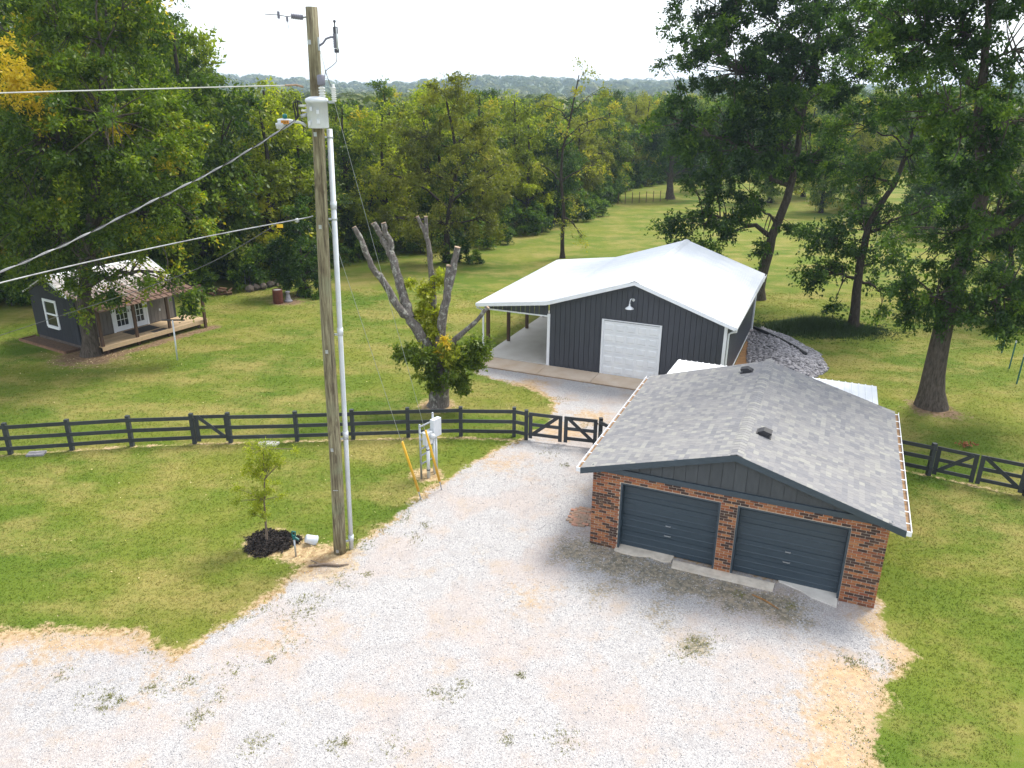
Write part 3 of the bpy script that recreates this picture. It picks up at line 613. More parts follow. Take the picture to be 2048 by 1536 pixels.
# corner and opening trim
MB().b2((-.06, -.03, .04), (.07, .03, 2.5)).build('corner_trim', 'white_trim', b)
MB().b2((BW - .10, -.03, .04), (BW + .03, .03, top(BW) - .05)).build('corner_trim', 'white_trim', b)
MB().b2((BW - .02, LBK - .5, .04), (BW + .04, LBK - .38, top(BW) - .1)).build('corner_trim', 'white_trim', b)
MB().b2((-WL + .16, -.035, 2.36), (-.06, .02, 2.42)).build('header_trim', 'white_trim', b)
MB().b2((.1, -.014, .02), (DA - .1, .012, .06)).build('base_trim', 'white_trim', b); MB().b2((BW + .01, .1, .04), (BW + .035, LBK - .5, .10)).build('base_trim', 'white_trim', b)
# sectional door
d = MB().b2((DA + .06, .005, .05), (DB - .06, .016, DT - .04)).build('sectional_door', 'white_metal', b)
fr = MB(); fr.b2((DA - .03, -.045, .04), (DA + .06, .02, DT)).b2((DB - .06, -.045, .04), (DB + .03, .02, DT)).b2((DA - .03, -.045, DT), (DB + .03, .02, DT + .04)); fr.build('door_frame', 'white_trim', b)
sh = (DT - .10) / 5; cwid = (DB - DA - .14) / 5
for r in range(5):
    sec = MB().b2((DA + .062, -.012, .052 + r * sh), (DB - .062, .004, .052 + (r + 1) * sh - .012)).build('door_section', 'white_metal', d)
    for c in range(5):
        x0, z0 = DA + .07 + c * cwid + .06, .052 + r * sh + .09; x1, z1 = x0 + cwid - .12, z0 + sh - .20
        e = .035; q = [(x0, -.012, z0), (x1, -.012, z0), (x1, -.012, z1), (x0, -.012, z1)]; w = [(x0 + e, -.028, z0 + e), (x1 - e, -.028, z0 + e), (x1 - e, -.028, z1 - e), (x0 + e, -.028, z1 - e)]
        MB().add(q + w, [(4, 5, 6, 7), (0, 1, 5, 4), (1, 2, 6, 5), (2, 3, 7, 6), (3, 0, 4, 7)]).build('raised_panel', 'white_metal', sec)
# roof: ribbed sheets
def sheet(u0, z0, u1, z1, name='roof_panel'):
    """one sheet .91 wide along y, from (u0,z0) low edge to (u1,z1)"""
    d = Vector((u1 - u0, 0, z1 - z0)); n = Vector((-(z1 - z0), 0, u1 - u0)).normalized(); n = n if n.z > 0 else -n; mb = MB(); prof = [(0, 0)]
    for k in range(4):
        c = .04 + .228 * k; prof += [(c - .03, 0), (c - .014, .02), (c + .014, .02), (c + .03, 0)]
        for q in (.076, .152):
            if k < 4 and c + q + .03 < .905: prof += [(c + q - .02, 0), (c + q, .006), (c + q + .02, 0)]
    prof = sorted(set(p for p in prof if 0 <= p[0] <= .908)) + [(.908, 0)]
    vs = []
    for e in (0, 1):
        for y, h in prof: vs.append(Vector((u0, y, z0)) + d * e + n * h)
        for y, h in prof: vs.append(Vector((u0, y, z0)) + d * e + n * (h - .004))
    k = len(prof); fs = []
    for i in range(k - 1):
        fs += [(i, i + 1, 2 * k + i + 1, 2 * k + i), (k + i + 1, k + i, 3 * k + i, 3 * k + i + 1), (i + 1, i, k + i, k + i + 1), (2 * k + i, 2 * k + i + 1, 3 * k + i + 1, 3 * k + i)]
    return mb.add(vs, fs).mesh(name)
rdeck = MB().prism([(-WL, -ofb + .02, hL - .08), (0, -ofb + .02, hB - .08), (BW / 2, -ofb + .02, hR - .08), (BW + obn, -ofb + .02, hE - .08), (BW + obn, -ofb + .02, hE - .02), (BW / 2, -ofb + .02, hR - .02), (0, -ofb + .02, hB - .02), (-WL, -ofb + .02, hL - .02)], (0, LBK + ofb - .04, 0)).build('roof', 'white_trim', b)
for q in ((-WL - .04, hL, .02, hB + .008), (0, hB, BW / 2, hR), (BW + obn + .03, hE - .01, BW / 2, hR)):
    me = sheet(*q); me.materials.append(M['white_metal']); y = -ofb
    while y < LBK - .06:
        o = link(bpy.data.objects.new('roof_panel', me), rdeck); o.location = (0, y, 0); y += .9085
    yend = y
MB().prism([(BW / 2 - .18, -ofb - .01, top(BW / 2 - .18) + .022), (BW / 2, -ofb - .01, hR + .035), (BW / 2 + .18, -ofb - .01, top(BW / 2 + .18) + .022), (BW / 2, -ofb - .01, hR + .018)], (0, yend + ofb + .02, 0)).build('ridge_cap', 'white_metal', rdeck)
for pa, pb in (((-WL - .03, hL), (0, hB)), ((0, hB), (BW / 2, hR)), ((BW / 2, hR), (BW + obn + .02, hE))):
    for y0, hh, tt in ((-ofb - .03, .15, .03), (-ofb - .045, .06, .014)):
        dz = 0 if hh > .1 else -.085
        MB().prism([(pa[0], y0, pa[1] - .16 + (0 if hh > .1 else 0)), (pb[0], y0, pb[1] - .16), (pb[0], y0, pb[1] - .16 + hh), (pa[0], y0, pa[1] - .16 + hh)], (0, tt, 0)).build('rake_trim', 'white_trim', b)
# gutters and downspouts
for X, Z, sg in ((BW + obn + .06, hE - .02, 1), (-WL - .08, hL - .02, -1)):
    gt = MB(); gt.b2((X - .05, -ofb, Z - .11), (X + .05, yend, Z - .10)); gt.b2((X + sg * .045 - .006, -ofb, Z - .10), (X + sg * .045 + .006, yend, Z)); gt.b2((X - sg * .045 - .005, -ofb, Z - .10), (X - sg * .045 + .005, yend, Z)); gt.b2((X - .05, -ofb - .012, Z - .11), (X + .05, -ofb, Z)); gt.build('gutter', 'white_trim', b)
    hx = BW + .075 if sg > 0 else -WL + .12
    ys = (.10, LBK - .62) if sg > 0 else (-.02,)
    for y in ys:
        ds = MB(); zt_ = Z - .12
        ds.tube([(X, y - .25 if y < 1 else y, zt_), (X, y - .22 if y < 1 else y, zt_ - .10), ((X * .4 + hx * .6), y, zt_ - .22), (hx, y, zt_ - .30), (hx, y, .12), (hx + sg * .12, y, .06)], .045, 6); ds.build('downspout', 'white_trim', b)
# porch posts, concrete, lamp
for y in (.14, 2.55, 5.0, 7.45, 9.8): MB().box((-WL + .30, y, 1.30), (.14, .14, 2.60)).build('post', 'post_wood', b)
MB().b2((-WL + .22, -.01, 2.42), (-WL + .38, LBK - .4, 2.60)).build('beam', 'post_wood', b)
lp = MB().tube([(3.82, -.02, 3.56), (3.82, -.10, 3.58), (3.80, -.24, 3.66), (3.78, -.36, 3.66), (3.77, -.42, 3.58), (3.77, -.43, 3.48)], .018, 8)
lamp = thing('barn_lamp', 'white gooseneck lamp on the charcoal barn gable above the sectional door', 'lamp', l2w(BAR, 3.82, -.02, 3.56), BAR[2])
off = Vector((-3.82, .02, -3.56))
def shifted(mb, d):
    mb.v = [tuple(Vector(q) + d) for q in mb.v]; return mb
shifted(lp, off).build('neck', 'white_metal', lamp, True)
shifted(MB().tube([(3.82, -.012, 3.56), (3.82, -.05, 3.56)], .065, 14), off).build('wall_plate', 'white_metal', lamp, True)
shifted(MB().lathe([(.028, .20), (.035, .12), (.06, .09), (.11, .05), (.17, .015), (.18, -.02), (.168, -.02), (.10, .035), (.01, .06)], (3.77, -.43, 3.28), 24), off).build('lamp_shade', 'white_metal', lamp, True)
tag(MB().prism([l2w(BAR, -WL + .12, -.02, .0), l2w(BAR, -.06, -.02, .0), l2w(BAR, -.06, LBK - .4, .0), l2w(BAR, -WL + .12, LBK - .4, .0)], (0, 0, .10)).build('porch_slab', 'concrete_pale'), kind='structure')
ap = tag(MB().prism([l2w(BAR, -3.0, -1.30), l2w(BAR, 7.8, -1.30), l2w(BAR, 7.8, -.045), l2w(BAR, -3.2, -.045)], (0, 0, .035)).build('concrete_apron', 'soil'), kind='structure')
cpm = M['concrete_apron'] = simple('concrete_apron', (.60, .50, .40), (.50, .38, .27), .85, 1.3, bmp=.15)
for a0, a1 in ((-3.0, -.02), (0, 2.46), (2.48, 5.28), (5.30, 7.78)):
    MB().prism([l2w(BAR, a0, -1.31, .03), l2w(BAR, a1, -1.31, .03), l2w(BAR, a1, -.05, .03), l2w(BAR, a0 - (.2 if a0 < -2 else 0), -.05, .03)], (0, 0, .045)).build('slab', 'concrete_apron', ap)

# ------------------------------------------------------------ cabin with porch
c = thing('cabin', 'small dark cabin with streaked metal roof and wooden porch under the big tree', 'cabin', (CAB[0], CAB[1], 0), CAB[2])
CL, CD, ZD, DP, CHE, CHR = 5.27, 3.86, .42, 1.65, 2.45, 3.36
MB().prism([(.03, .03, .2), (.03, CD - .03, .2), (.03, CD - .03, CHE - .05), (.03, CD / 2, CHR - .1), (.03, .03, CHE - .05)], (CL - .06, 0, 0)).build('wall', 'cabin_siding', c)
MB().b2((.06, .06, 0), (CL - .06, CD - .06, .2)).build('foundation', 'rock_brown', c)
DL = 1.81
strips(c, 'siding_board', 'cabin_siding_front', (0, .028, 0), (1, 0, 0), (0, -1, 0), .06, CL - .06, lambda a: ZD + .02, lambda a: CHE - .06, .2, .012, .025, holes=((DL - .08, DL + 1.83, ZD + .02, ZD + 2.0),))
gzt = lambda v: CHE - .08 + (CHR - CHE) * (1 - abs(v - CD / 2) / (CD / 2))
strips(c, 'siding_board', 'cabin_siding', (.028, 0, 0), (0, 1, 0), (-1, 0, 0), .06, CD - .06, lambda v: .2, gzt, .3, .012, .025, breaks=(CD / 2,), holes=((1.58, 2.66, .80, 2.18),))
MB().b2((CL - .10, -.004, ZD), (CL + .01, .10, CHE - .1)).build('corner_trim', 'cabin_siding', c)
# gable window
w = MB(); X = -.035
w.b2((X, 1.56, .78), (.02, 1.68, 2.2)).b2((X, 2.56, .78), (.02, 2.68, 2.2)).b2((X, 1.68, 2.08), (.02, 2.56, 2.2)).b2((X - .02, 1.66, .74), (.02, 2.58, .88)).b2((X + .008, 1.68, 1.42), (.02, 2.56, 1.50))
w = w.build('window', 'white_trim', c)
for z0, z1 in ((.88, 1.42), (1.50, 2.08)): MB().b2((.0, 1.68, z0), (.012, 2.56, z1)).build('pane', 'glass_dark', w)
# french doors
fr = MB().b2((DL - .10, -.035, ZD), (DL, .02, ZD + 2.06)).b2((DL + 1.75, -.035, ZD), (DL + 1.85, .02, ZD + 2.06)).b2((DL, -.035, ZD + 1.98), (DL + 1.75, .02, ZD + 2.06)).build('door_frame', 'white_trim', c)
for i in (0, 1):
    x0 = DL + .01 + i * .87; x1 = x0 + .855
    lf = MB().b2((x0, -.02, ZD + .02), (x0 + .13, .015, ZD + 1.97)).b2((x1 - .13, -.02, ZD + .02), (x1, .015, ZD + 1.97)).b2((x0 + .13, -.02, ZD + .02), (x1 - .13, .015, ZD + .27)).b2((x0 + .13, -.02, ZD + 1.84), (x1 - .13, .015, ZD + 1.97))
    for k in (1, 2): xx = x0 + .13 + k * (.595 / 3); lf.b2((xx - .012, -.014, ZD + .27), (xx + .012, .01, ZD + 1.84))
    for k in range(1, 5):
        zz = ZD + .27 + k * 1.57 / 5
        for j in range(3): lf.b2((x0 + .13 + j * .1983 + .012, -.013, zz - .012), (x0 + .13 + (j + 1) * .1983 - .012, .01, zz + .012))
    lf = lf.build('door_leaf', 'white_trim', c)
    for j in range(3):
        for k in range(5): MB().b2((x0 + .142 + j * .1983, -.004, ZD + .282 + k * .314), (x0 + .13 + (j + 1) * .1983 - .012, .004, ZD + .27 + (k + 1) * .314 - .012)).build('pane', 'glass_dark', lf)
    MB().box((x1 - .07 if i == 0 else x0 + .07, -.04, ZD + .95), (.03, .04, .12)).build('handle', 'dark_metal', lf)
MB().box((4.35, -.01, ZD + .6), (.07, .03, .11)).build('outlet_box', 'white_plastic', c)
# roof: main slopes and lower porch slope, standing seams
def seamed(name, lo, hi, n_, y0x, y1x):
    """sheet between points lo,hi in (b,z), seams up the slope; returns panels along a"""
    for k in range(n_):
        a0 = y0x + (y1x - y0x) * k / n_; a1 = y0x + (y1x - y0x) * (k + 1) / n_ - .004
        p = MB().prism([(a0, lo[0], lo[1]), (a0, hi[0], hi[1]), (a0, hi[0], hi[1] - .03), (a0, lo[0], lo[1] - .03)], (a1 - a0, 0, 0))
        p.prism([(a0, lo[0], lo[1]), (a0, hi[0], hi[1]), (a0, hi[0], hi[1] + .035), (a0, lo[0], lo[1] + .035)], (.03, 0, 0)); p.build(name, 'old_roof', c)
BRK = (.25, 2.62)
seamed('roof_panel', BRK, (CD / 2, CHR), 16, -.15, CL + .12); seamed('roof_panel', (CD + .25, CHE - .1), (CD / 2, CHR), 16, -.15, CL + .12)
seamed('porch_roof_panel', (-DP - .30, 2.17), (BRK[0] + .02, BRK[1] - .035), 16, .02, CL + .05)
MB().prism([(-.15, CD / 2 - .12, CHR - .02), (-.15, CD / 2, CHR + .05), (-.15, CD / 2 + .12, CHR - .02)], (CL + .27, 0, 0)).build('ridge_cap', 'white_metal', c)
for a in (-.19, CL + .125): MB().prism([(a, BRK[0], BRK[1] - .10), (a, CD / 2, CHR - .09), (a, CD / 2, CHR + .03), (a, BRK[0], BRK[1] + .02)], (.035, 0, 0)).build('rake_trim', 'white_trim', c)
# deck
nb = 12
for k in range(nb):
    y0 = -DP + DP * k / nb; MB().b2((.02, y0, ZD - .04), (CL + .60, y0 + DP / nb - .008, ZD)).build('deck_plank', 'deck_wood', c)
MB().b2((.02, -DP - .04, ZD - .20), (CL + .62, -DP, ZD + .0)).build('deck_fascia', 'deck_wood', c); MB().b2((CL + .60, -DP, ZD - .2), (CL + .64, 0, ZD)).build('deck_fascia', 'deck_wood', c)
for a in (.3, 1.9, 3.6, 5.4):
    for y in (-DP + .15, -.15): MB().b2((a, y - .06, 0), (a + .12, y + .06, ZD - .04)).build('deck_footing', 'post_wood', c)
for a, z0, y in ((.12, ZD, -DP + .08), (1.90, ZD, -DP + .08), (3.72, ZD, -DP + .08), (CL + .42, 0, -DP - .10)):
    MB().b2((a - .06, y - .06, z0), (a + .06, y + .06, 2.14 if a < 5 else 2.12)).build('post', 'post_wood', c)
MB().b2((.02, -DP + .02, 2.13), (CL + .55, -DP + .12, 2.26)).build('beam', 'post_wood', c)
mw = l2w(CAB, DL + .95, -.62); tag(MB().box((mw.x, mw.y, ZD + .008), (1.5, .85, .014), CAB[2]).build('door_mat', 'mat'), 'large dark mat before the french doors on the cabin porch', 'mat')
mw = l2w(CAB, 3.2, -1.42); tag(MB().box((mw.x, mw.y, ZD + .008), (.75, .32, .014), CAB[2]).build('step_mat', 'mat'), 'small dark mat at the edge of the cabin porch deck', 'mat')
bed = thing('planter_bed', 'timber edged soil bed along the dark gable wall of the cabin', 'planter', (CAB[0], CAB[1], 0), CAB[2])
MB().b2((-.75, .2, 0), (-.02, CD + .1, .07)).build('soil', 'leaf_litter', bed)
for lo, hi in (((-.83, .08, 0), (-.75, CD + .18, .11)), ((-.75, .08, 0), (-.02, .2, .11)), ((-.75, CD + .1, 0), (-.02, CD + .18, .11))): MB().b2(lo, hi).build('edging_timber', 'firewood', bed)

# ------------------------------------------------------------ board fences and gates
def rails(parent, a, b, zs, off=-.07, name='rail', sag=0):
    a, b = Vector(a), Vector(b); d = (b - a).normalized(); n = Vector((d.y, -d.x, 0))
    if n.y > 0: n = -n
    for z in zs:
        zz = z + random.uniform(-.012, .012); dz = random.uniform(-.015, .015)
        MB().bar(a + n * .07 + Vector((0, 0, zz)), b + n * .07 + Vector((0, 0, zz + dz)), .035, .13).build(name, 'fence_paint', parent)
def post(parent, p, h=1.16, w=.13, rz=0.0):
    p = Vector(p); MB().box((p.x, p.y, h / 2), (w, w, h), rz + random.uniform(-.05, .05)).build('post', 'fence_paint', parent)
RZ = (.24, .62, 1.02)
def fence(name, label, pts, joins, h=1.16):
    o = Vector(pts[0]); f = thing(name, label, 'fence', (0, 0, 0)); f.location = o
    L = [Vector(q) - o for q in pts]
    for q in L: post(f, q, h)
    for a, b in zip(L, L[1:]): rails(f, a, b, RZ)
    return f
FP = [gp(*q) for q in ((-230, 923), (-100, 915), (22, 908), (145, 900), (265, 892), (390, 887))]
fence('board_fence', 'charcoal three-rail board fence on the lawn in front of the cabin', FP, 0)
FP2 = [gp(*q) for q in ((462, 885), (595, 882), (707, 878), (817, 874), (922, 872), (1028, 873), (1052, 879))]
fence('board_fence', 'charcoal three-rail board fence running behind the utility pole to the drive gates', FP2, 0)
FP3 = [gp(1199, 896), l2w(GAR, -.25, 5.3)]
fence('board_fence', 'short charcoal fence section joining the drive gate to the garage wall', FP3, 0)
FP4 = [Vector((12.45, 23.73, 0)), gp(1856, 950)]
fence('board_fence', 'short charcoal fence section from the garage to the lawn gates', FP4, 0)
FP5 = [gp(2050, 992), gp(2180, 1018), gp(2330, 1045)]
fence('board_fence', 'charcoal fence section carrying on past the lawn gates', FP5, 0)
def gate(label, a, b, brace, h=1.08, hinge_far=False):
    a, b = Vector(a), Vector(b); d = (b - a).normalized(); a = a + d * (.01 if hinge_far else .09); b = b - d * (.09 if hinge_far else .01); o = a.copy()
    n = Vector((d.y, -d.x, 0)); n = n if n.y < 0 else -n
    g_ = thing('gate', label, 'gate', o); a, b = a - o, b - o
    for e in (a + d * .07, b - d * .07): MB().bar(e + Vector((0, 0, .08)), e + Vector((0, 0, h)), .13, .05, n).build('stile', 'fence_paint', g_)
    for z in RZ: MB().bar(a + d * .135 + Vector((0, 0, z)), b - d * .135 + Vector((0, 0, z)), .035, .12).build('rail', 'fence_paint', g_)
    p, q = (a + d * .16, b - d * .16)
    z0, z1 = (RZ[0] + .02, RZ[2]) if brace > 0 else (RZ[2], RZ[0] + .02)
    MB().bar(p + n * .036 + Vector((0, 0, z0)), q + n * .036 + Vector((0, 0, z1)), .03, .12).build('brace', 'fence_paint', g_)
    for z in (.25, .95): MB().box((b if hinge_far else a) + Vector((0, 0, z)) + n * .04, (.06, .03, .05)).build('hinge', 'dark_metal', g_)
gate('narrow charcoal walk gate with one diagonal brace in the fence near the cabin', FP[-1], FP2[0], -1)
gm = gp(1125, 888)
gate('left leaf of the charcoal drive gate, its brace rising away from the lawn', FP2[-1], gm - Vector((.02, 0, 0)), 1)
gate('drive gate leaf next to the garage, its brace falling toward the brick wall', gm + Vector((.02, 0, 0)), FP3[0] - Vector((.02, 0, 0)), -1, hinge_far=True)
gm2 = gp(1946, 970)
gate('charcoal lawn gate leaf hung nearest the garage with brace rising outward', FP4[-1], gm2, 1)
gate('charcoal lawn gate leaf farther from the garage with brace falling outward', gm2 + Vector((.02, -.01, 0)), FP5[0], -1, hinge_far=True)

# ------------------------------------------------------------ utility pole and its fittings
PB = gp(680, 1104); PY = PB.y
ptop = at(622, 14, PY)
pole = thing('utility_pole', 'tall weathered wooden utility pole standing at the edge of the gravel', 'pole', PB)
pts = [PB.lerp(ptop, t) - PB + Vector((0.02 * math.sin(t * 9), 0, 0)) for t in [i / 14 for i in range(15)]]
MB().tube(pts, [.168 - .043 * i / 14 for i in range(15)], 20).build('shaft', 'pole_wood', pole, True)
def pt(y, dx=0, dy=0):          # point on the pole axis seen at photo row y
    t = (1104 - y) / (1104 - 14); q = at(680 + (622 - 680) * t, y, PY); return q + Vector((dx, dy, 0))
def prad(z): return .168 - .043 * z / 13.4
for y in (85, 268, 452, 700, 895, 1096):
    q = pt(y); r = prad(q.z); an = R(-100 if y != 85 else -110)
    o = MB().box((0, 0, 0), (.07, .006, .09)).build('number_tag', 'galv', pole); o.location = q - PB + Vector((math.cos(an), math.sin(an), 0)) * (r + .004); o.rotation_euler = (0, 0, an + R(90))
o = MB().box((0, 0, 0), (.13, .006, .018)).build('metal_strap', 'galv', pole); q = pt(975); o.location = q - PB + Vector((.01, -prad(q.z) - .004, 0))
# transformer
tc = at(635, 225, PY - .30); z0, z1 = at(635, 256, PY - .30).z, at(635, 196, PY - .30).z
tf = thing('transformer', 'white cylindrical transformer can hung high on the utility pole', 'transformer', Vector((tc.x, tc.y, z0)))
hgt = z1 - z0
MB().lathe([(.215, 0), (.225, .02), (.225, hgt - .10), (.228, hgt - .10), (.228, hgt - .09)], n=32).build('tank', 'white_plastic', tf, True)
MB().lathe([(.245, hgt - .09), (.250, hgt - .05), (.235, hgt - .01), (.14, hgt + .025), (.02, hgt + .035)], n=32).build('lid', 'white_plastic', tf, True)
for x, z in ((-.08, hgt - .22), (.06, hgt - .28), (.06, .14), (-.14, .10)):
    yy = -math.sqrt(.225 ** 2 - x * x); MB().box((x, yy - .02, z), (.05, .05, .09)).build('lug', 'white_plastic', tf)
MB().bar((0, .22, .15), (0, .36, .15), .12, .06).bar((0, .22, hgt - .2), (0, .36, hgt - .2), .12, .06).build('mounting_bracket', 'galv', tf)
pr = [(.03, 0)]
for k in range(4): pr += [(.07, .02 + k * .055), (.075, .035 + k * .055), (.04, .05 + k * .055)]
bs = MB().lathe(pr + [(.03, .25)], (.13, .0, hgt + .01), 16).build('bushing', 'ceramic', tf, True)
MB().lathe([(.065, .24), (.085, .27), (.085, .44), (.04, .46)], (.13, 0, hgt + .01), 14).build('bushing_cover', 'pole_hardware', tf, True)
ar = MB().bar((.22, 0, hgt - .08), (.38, 0, hgt - .08), .05, .05); ar.build('arrester_bracket', 'galv', tf)
pr = [(.025, 0)]
for k in range(7): pr += [(.052, .02 + k * .043), (.056, .03 + k * .043), (.03, .042 + k * .043)]
MB().lathe(pr + [(.03, .33), (.03, .36)], (.38, 0, hgt - .08), 14).build('surge_arrester', 'ceramic', tf, True)
for z, ln in ((hgt - .16, .17), (hgt - .26, .12)): MB().tube([(-.22, -.03, z), (-.22 - ln, -.05, z)], [.028, .02], 10).build('low_voltage_terminal', 'ceramic', tf, True)
MB().tube([(-.2, 0, .28), (-.36, -.05, .24)], .035, 8).build('clamp', 'galv', tf, True)
# dark leads looping from the transformer to the service cable
for k, q in enumerate((((602, 205), (590, 198), (592, 215), (598, 232), (590, 242)), ((598, 203), (586, 206), (590, 226), (592, 238), (588, 243)), ((604, 208), (594, 200), (596, 222), (594, 236), (586, 244)))):
    P_ = [at(*s, PY - .33 - k * .03) for s in q]
    tag(MB().tube(P_, .017, 6).build('cable_loop', 'black_rubber'), 'black cable loop hanging beside the white transformer', 'cable', 'black loops at the transformer')
# street light
a0, a1 = at(612, 252, PY - .12), at(582, 243, PY - .25)
sl = thing('street_light', 'grey street light head with teal photocell and orange number tag', 'street light', a0)
MB().tube([Vector((0, 0, 0)), at(606, 247, PY - .16) - a0, at(597, 244, PY - .2) - a0, a1 - a0], [.03, .03, .028, .026], 10).build('arm', 'white_plastic', sl, True)
hd = at(574, 243, PY - .30) - a0; ax = (hd - (a1 - a0)).normalized(); ax = Vector((-.97, -.24, 0)).normalized()
b0 = a1 - a0 - ax * .05; sn = ax.cross(Vector((0, 0, 1)))
def ring(c_, w, h): return [c_ + sn * w * x + Vector((0, 0, h * z)) for x, z in ((-.5, -.35), (-.3, -.5), (.3, -.5), (.5, -.35), (.45, .3), (.2, .5), (-.2, .5), (-.45, .3))]
rs = [ring(b0, .08, .07), ring(b0 + ax * .08, .15, .11), ring(b0 + ax * .24, .19, .13), ring(b0 + ax * .33, .14, .10)]
MB().add([q for r_ in rs for q in r_], [(i * 8 + k, i * 8 + (k + 1) % 8, i * 8 + 8 + (k + 1) % 8, i * 8 + 8 + k) for i in range(3) for k in range(8)] + [tuple(range(7, -1, -1)), tuple(24 + k for k in range(8))]).build('lamp_head', 'white_plastic', sl, False)
MB().lathe([(.03, -.15), (.10, -.12), (.115, -.03), (.11, .0)], b0 + ax * .27 + Vector((0, 0, -.03)), 16).build('lens', 'glass_lens', sl, True)
MB().lathe([(.05, 0), (.052, .06), (.045, .09), (.01, .10)], b0 + ax * .17 + Vector((0, 0, .06)), 14).build('photocell', 'teal', sl, True)
pc = b0 + ax * .15 - Vector((0, .11, .01)); fwd = Vector((0, -1, 0)); rot = Matrix(((1, 0, 0), (0, 0, -1), (0, 1, 0)))
tg = MB().box(pc, (.17, .006, .075)).build('number_plate', 'tag_orange', sl)
text_mesh('number', '1323', .075, 'ink', tg, pc + Vector((0, -.006, 0)), rot)
# fuse cutout on the upper arm
fb = pt(88) + Vector((.13, -.03, 0)); fc = thing('fuse_cutout', 'fuse cutout on a bent grey arm near the pole top', 'fuse cutout', fb)
e1 = at(662, 74, PY - .05) - fb; e2 = at(671, 76, PY - .05) - fb
MB().box((0, 0, 0), (.03, .08, .26)).build('bracket', 'galv', fc); MB().tube([(0, 0, -.04), (.10, -.01, .02), e1 * .6 + Vector((0, 0, .02)), e1, e2], .022, 8).build('arm', 'pole_hardware', fc, True)
pr = [(.02, -.2)]
for k in range(8): pr += [(.045, -.18 + k * .035), (.045, -.17 + k * .035), (.024, -.155 + k * .035)]
MB().lathe(pr, e2 + Vector((-.015, 0, 0)), 12).build('insulator', 'pole_hardware', fc, True)
MB().tube([e2 + Vector((.035, -.02, -.24)), e2 + Vector((.035, -.02, .2))], .02, 8).build('fuse_tube', 'glass_lens', fc, True)
MB().box(e2 + Vector((.01, 0, .15)), (.09, .07, .13)).box(e2 + Vector((.01, 0, -.25)), (.09, .07, .08)).build('contact', 'dark_metal', fc); MB().tube([e2 + Vector((0, 0, .2)), e2 + Vector((0, 0, .32))], .016, 6).lathe([(.02, 0), (.035, .02), (.02, .05)], e2 + Vector((0, 0, .30)), 8).build('terminal', 'dark_metal', fc)
def wire(name, label, px, Ys, r, mat, extend=0, n=24, cat='wire', group=None, twist=None):
    """smooth hanging wire through sighted points"""
    P_ = [at(*q, y) for q, y in zip(px, Ys)]
    if extend: P_.append(P_[-1] + (P_[-1] - P_[-2]) * extend)
    out = []
    for i in range(len(P_) - 1):
        p0, p1, p2, p3 = P_[max(i - 1, 0)], P_[i], P_[i + 1], P_[min(i + 2, len(P_) - 1)]
        for k in range(n):
            t = k / n; out.append(.5 * ((2 * p1) + (p2 - p0) * t + (2 * p0 - 5 * p1 + 4 * p2 - p3) * t * t + (3 * p1 - p0 - 3 * p2 + p3) * t ** 3))
    out.append(P_[-1])
    if twist:                   # two insulated conductors laid round the bare messenger
        o = thing(name, label, cat, out[0]); rel_ = [q - out[0] for q in out]; L_ = 0.0
        MB().tube(rel_, r, 6).build('messenger', mat, o, True)
        fine = []
        for a_, b_ in zip(rel_, rel_[1:]):
            m_ = max(1, int((b_ - a_).length / .09))
            for k in range(m_): fine.append(a_.lerp(b_, k / m_))
        for ph, mt_ in ((0.0, twist), (math.pi, mat)):
            hl = []; L_ = 0.0
            for k, q in enumerate(fine):
                if k: L_ += (q - fine[k - 1]).length
                t_ = ph + L_ * 2 * math.pi / .75; hl.append(q + Vector((.35 * math.cos(t_), .75 * math.cos(t_), math.sin(t_))) * r * 1.7)
            MB().tube(hl, r * .8, 5).build('conductor', mt_, o, True)
        return o
    return tag(MB().tube(out, r, 6).build(name, mat, None, True), label, cat, group)
wire('jumper_wire', 'thin dark jumper wire curving from the fuse cutout down to the bushing', [(673, 103), (673, 122), (664, 132), (652, 142), (649, 160)], [PY - .05, PY - .1, PY - .15, PY - .25, PY - .3], .008, 'wire_dark')
wire('arrester_lead', 'thin dark lead from the bushing to the surge arrester', [(650, 140), (657, 160), (664, 174), (671, 178)], [PY - .3] * 4, .007, 'wire_dark')
# dead-end insulator at the top with its short tail of wire
i0 = pt(34) + Vector((-.13, 0, 0)); si = thing('strain_insulator', 'dark ribbed strain insulator pulled out sideways from the pole top', 'insulator', i0)
A_, B_ = at(606, 35, PY - .05) - i0, at(582, 32, PY - .1) - i0; dd = (B_ - A_)
MB().tube([Vector((.03, 0, 0)), A_ * .6, A_], .02, 6).build('shackle', 'galv', si)
pts, rr = [], []
for k in range(22): pts.append(A_ + dd * (k / 21)); rr.append(.062 if k % 3 else .04)
MB().tube(pts, rr, 12).build('ribbed_body', 'pole_hardware', si, True)
C_, D_, E_ = at(574, 33, PY - .12) - i0, at(557, 30, PY - .15) - i0, at(529, 28, PY - .3) - i0
MB().tube([B_, C_, D_, E_], .009, 6).build('tail_wire', 'wire_dark', si); MB().bar(D_ + Vector((0, 0, .07)), D_ - Vector((0, 0, .07)), .05, .03, (0, 1, 0)).build('wire_clamp', 'pole_hardware', si)
MB().box(C_ + Vector((0, 0, -.05)), (.04, .04, .10)).tube([C_ + Vector((0, 0, -.1)), C_ + Vector((.02, 0, -.25))], .006, 5).build('drop_clamp', 'pole_hardware', si)
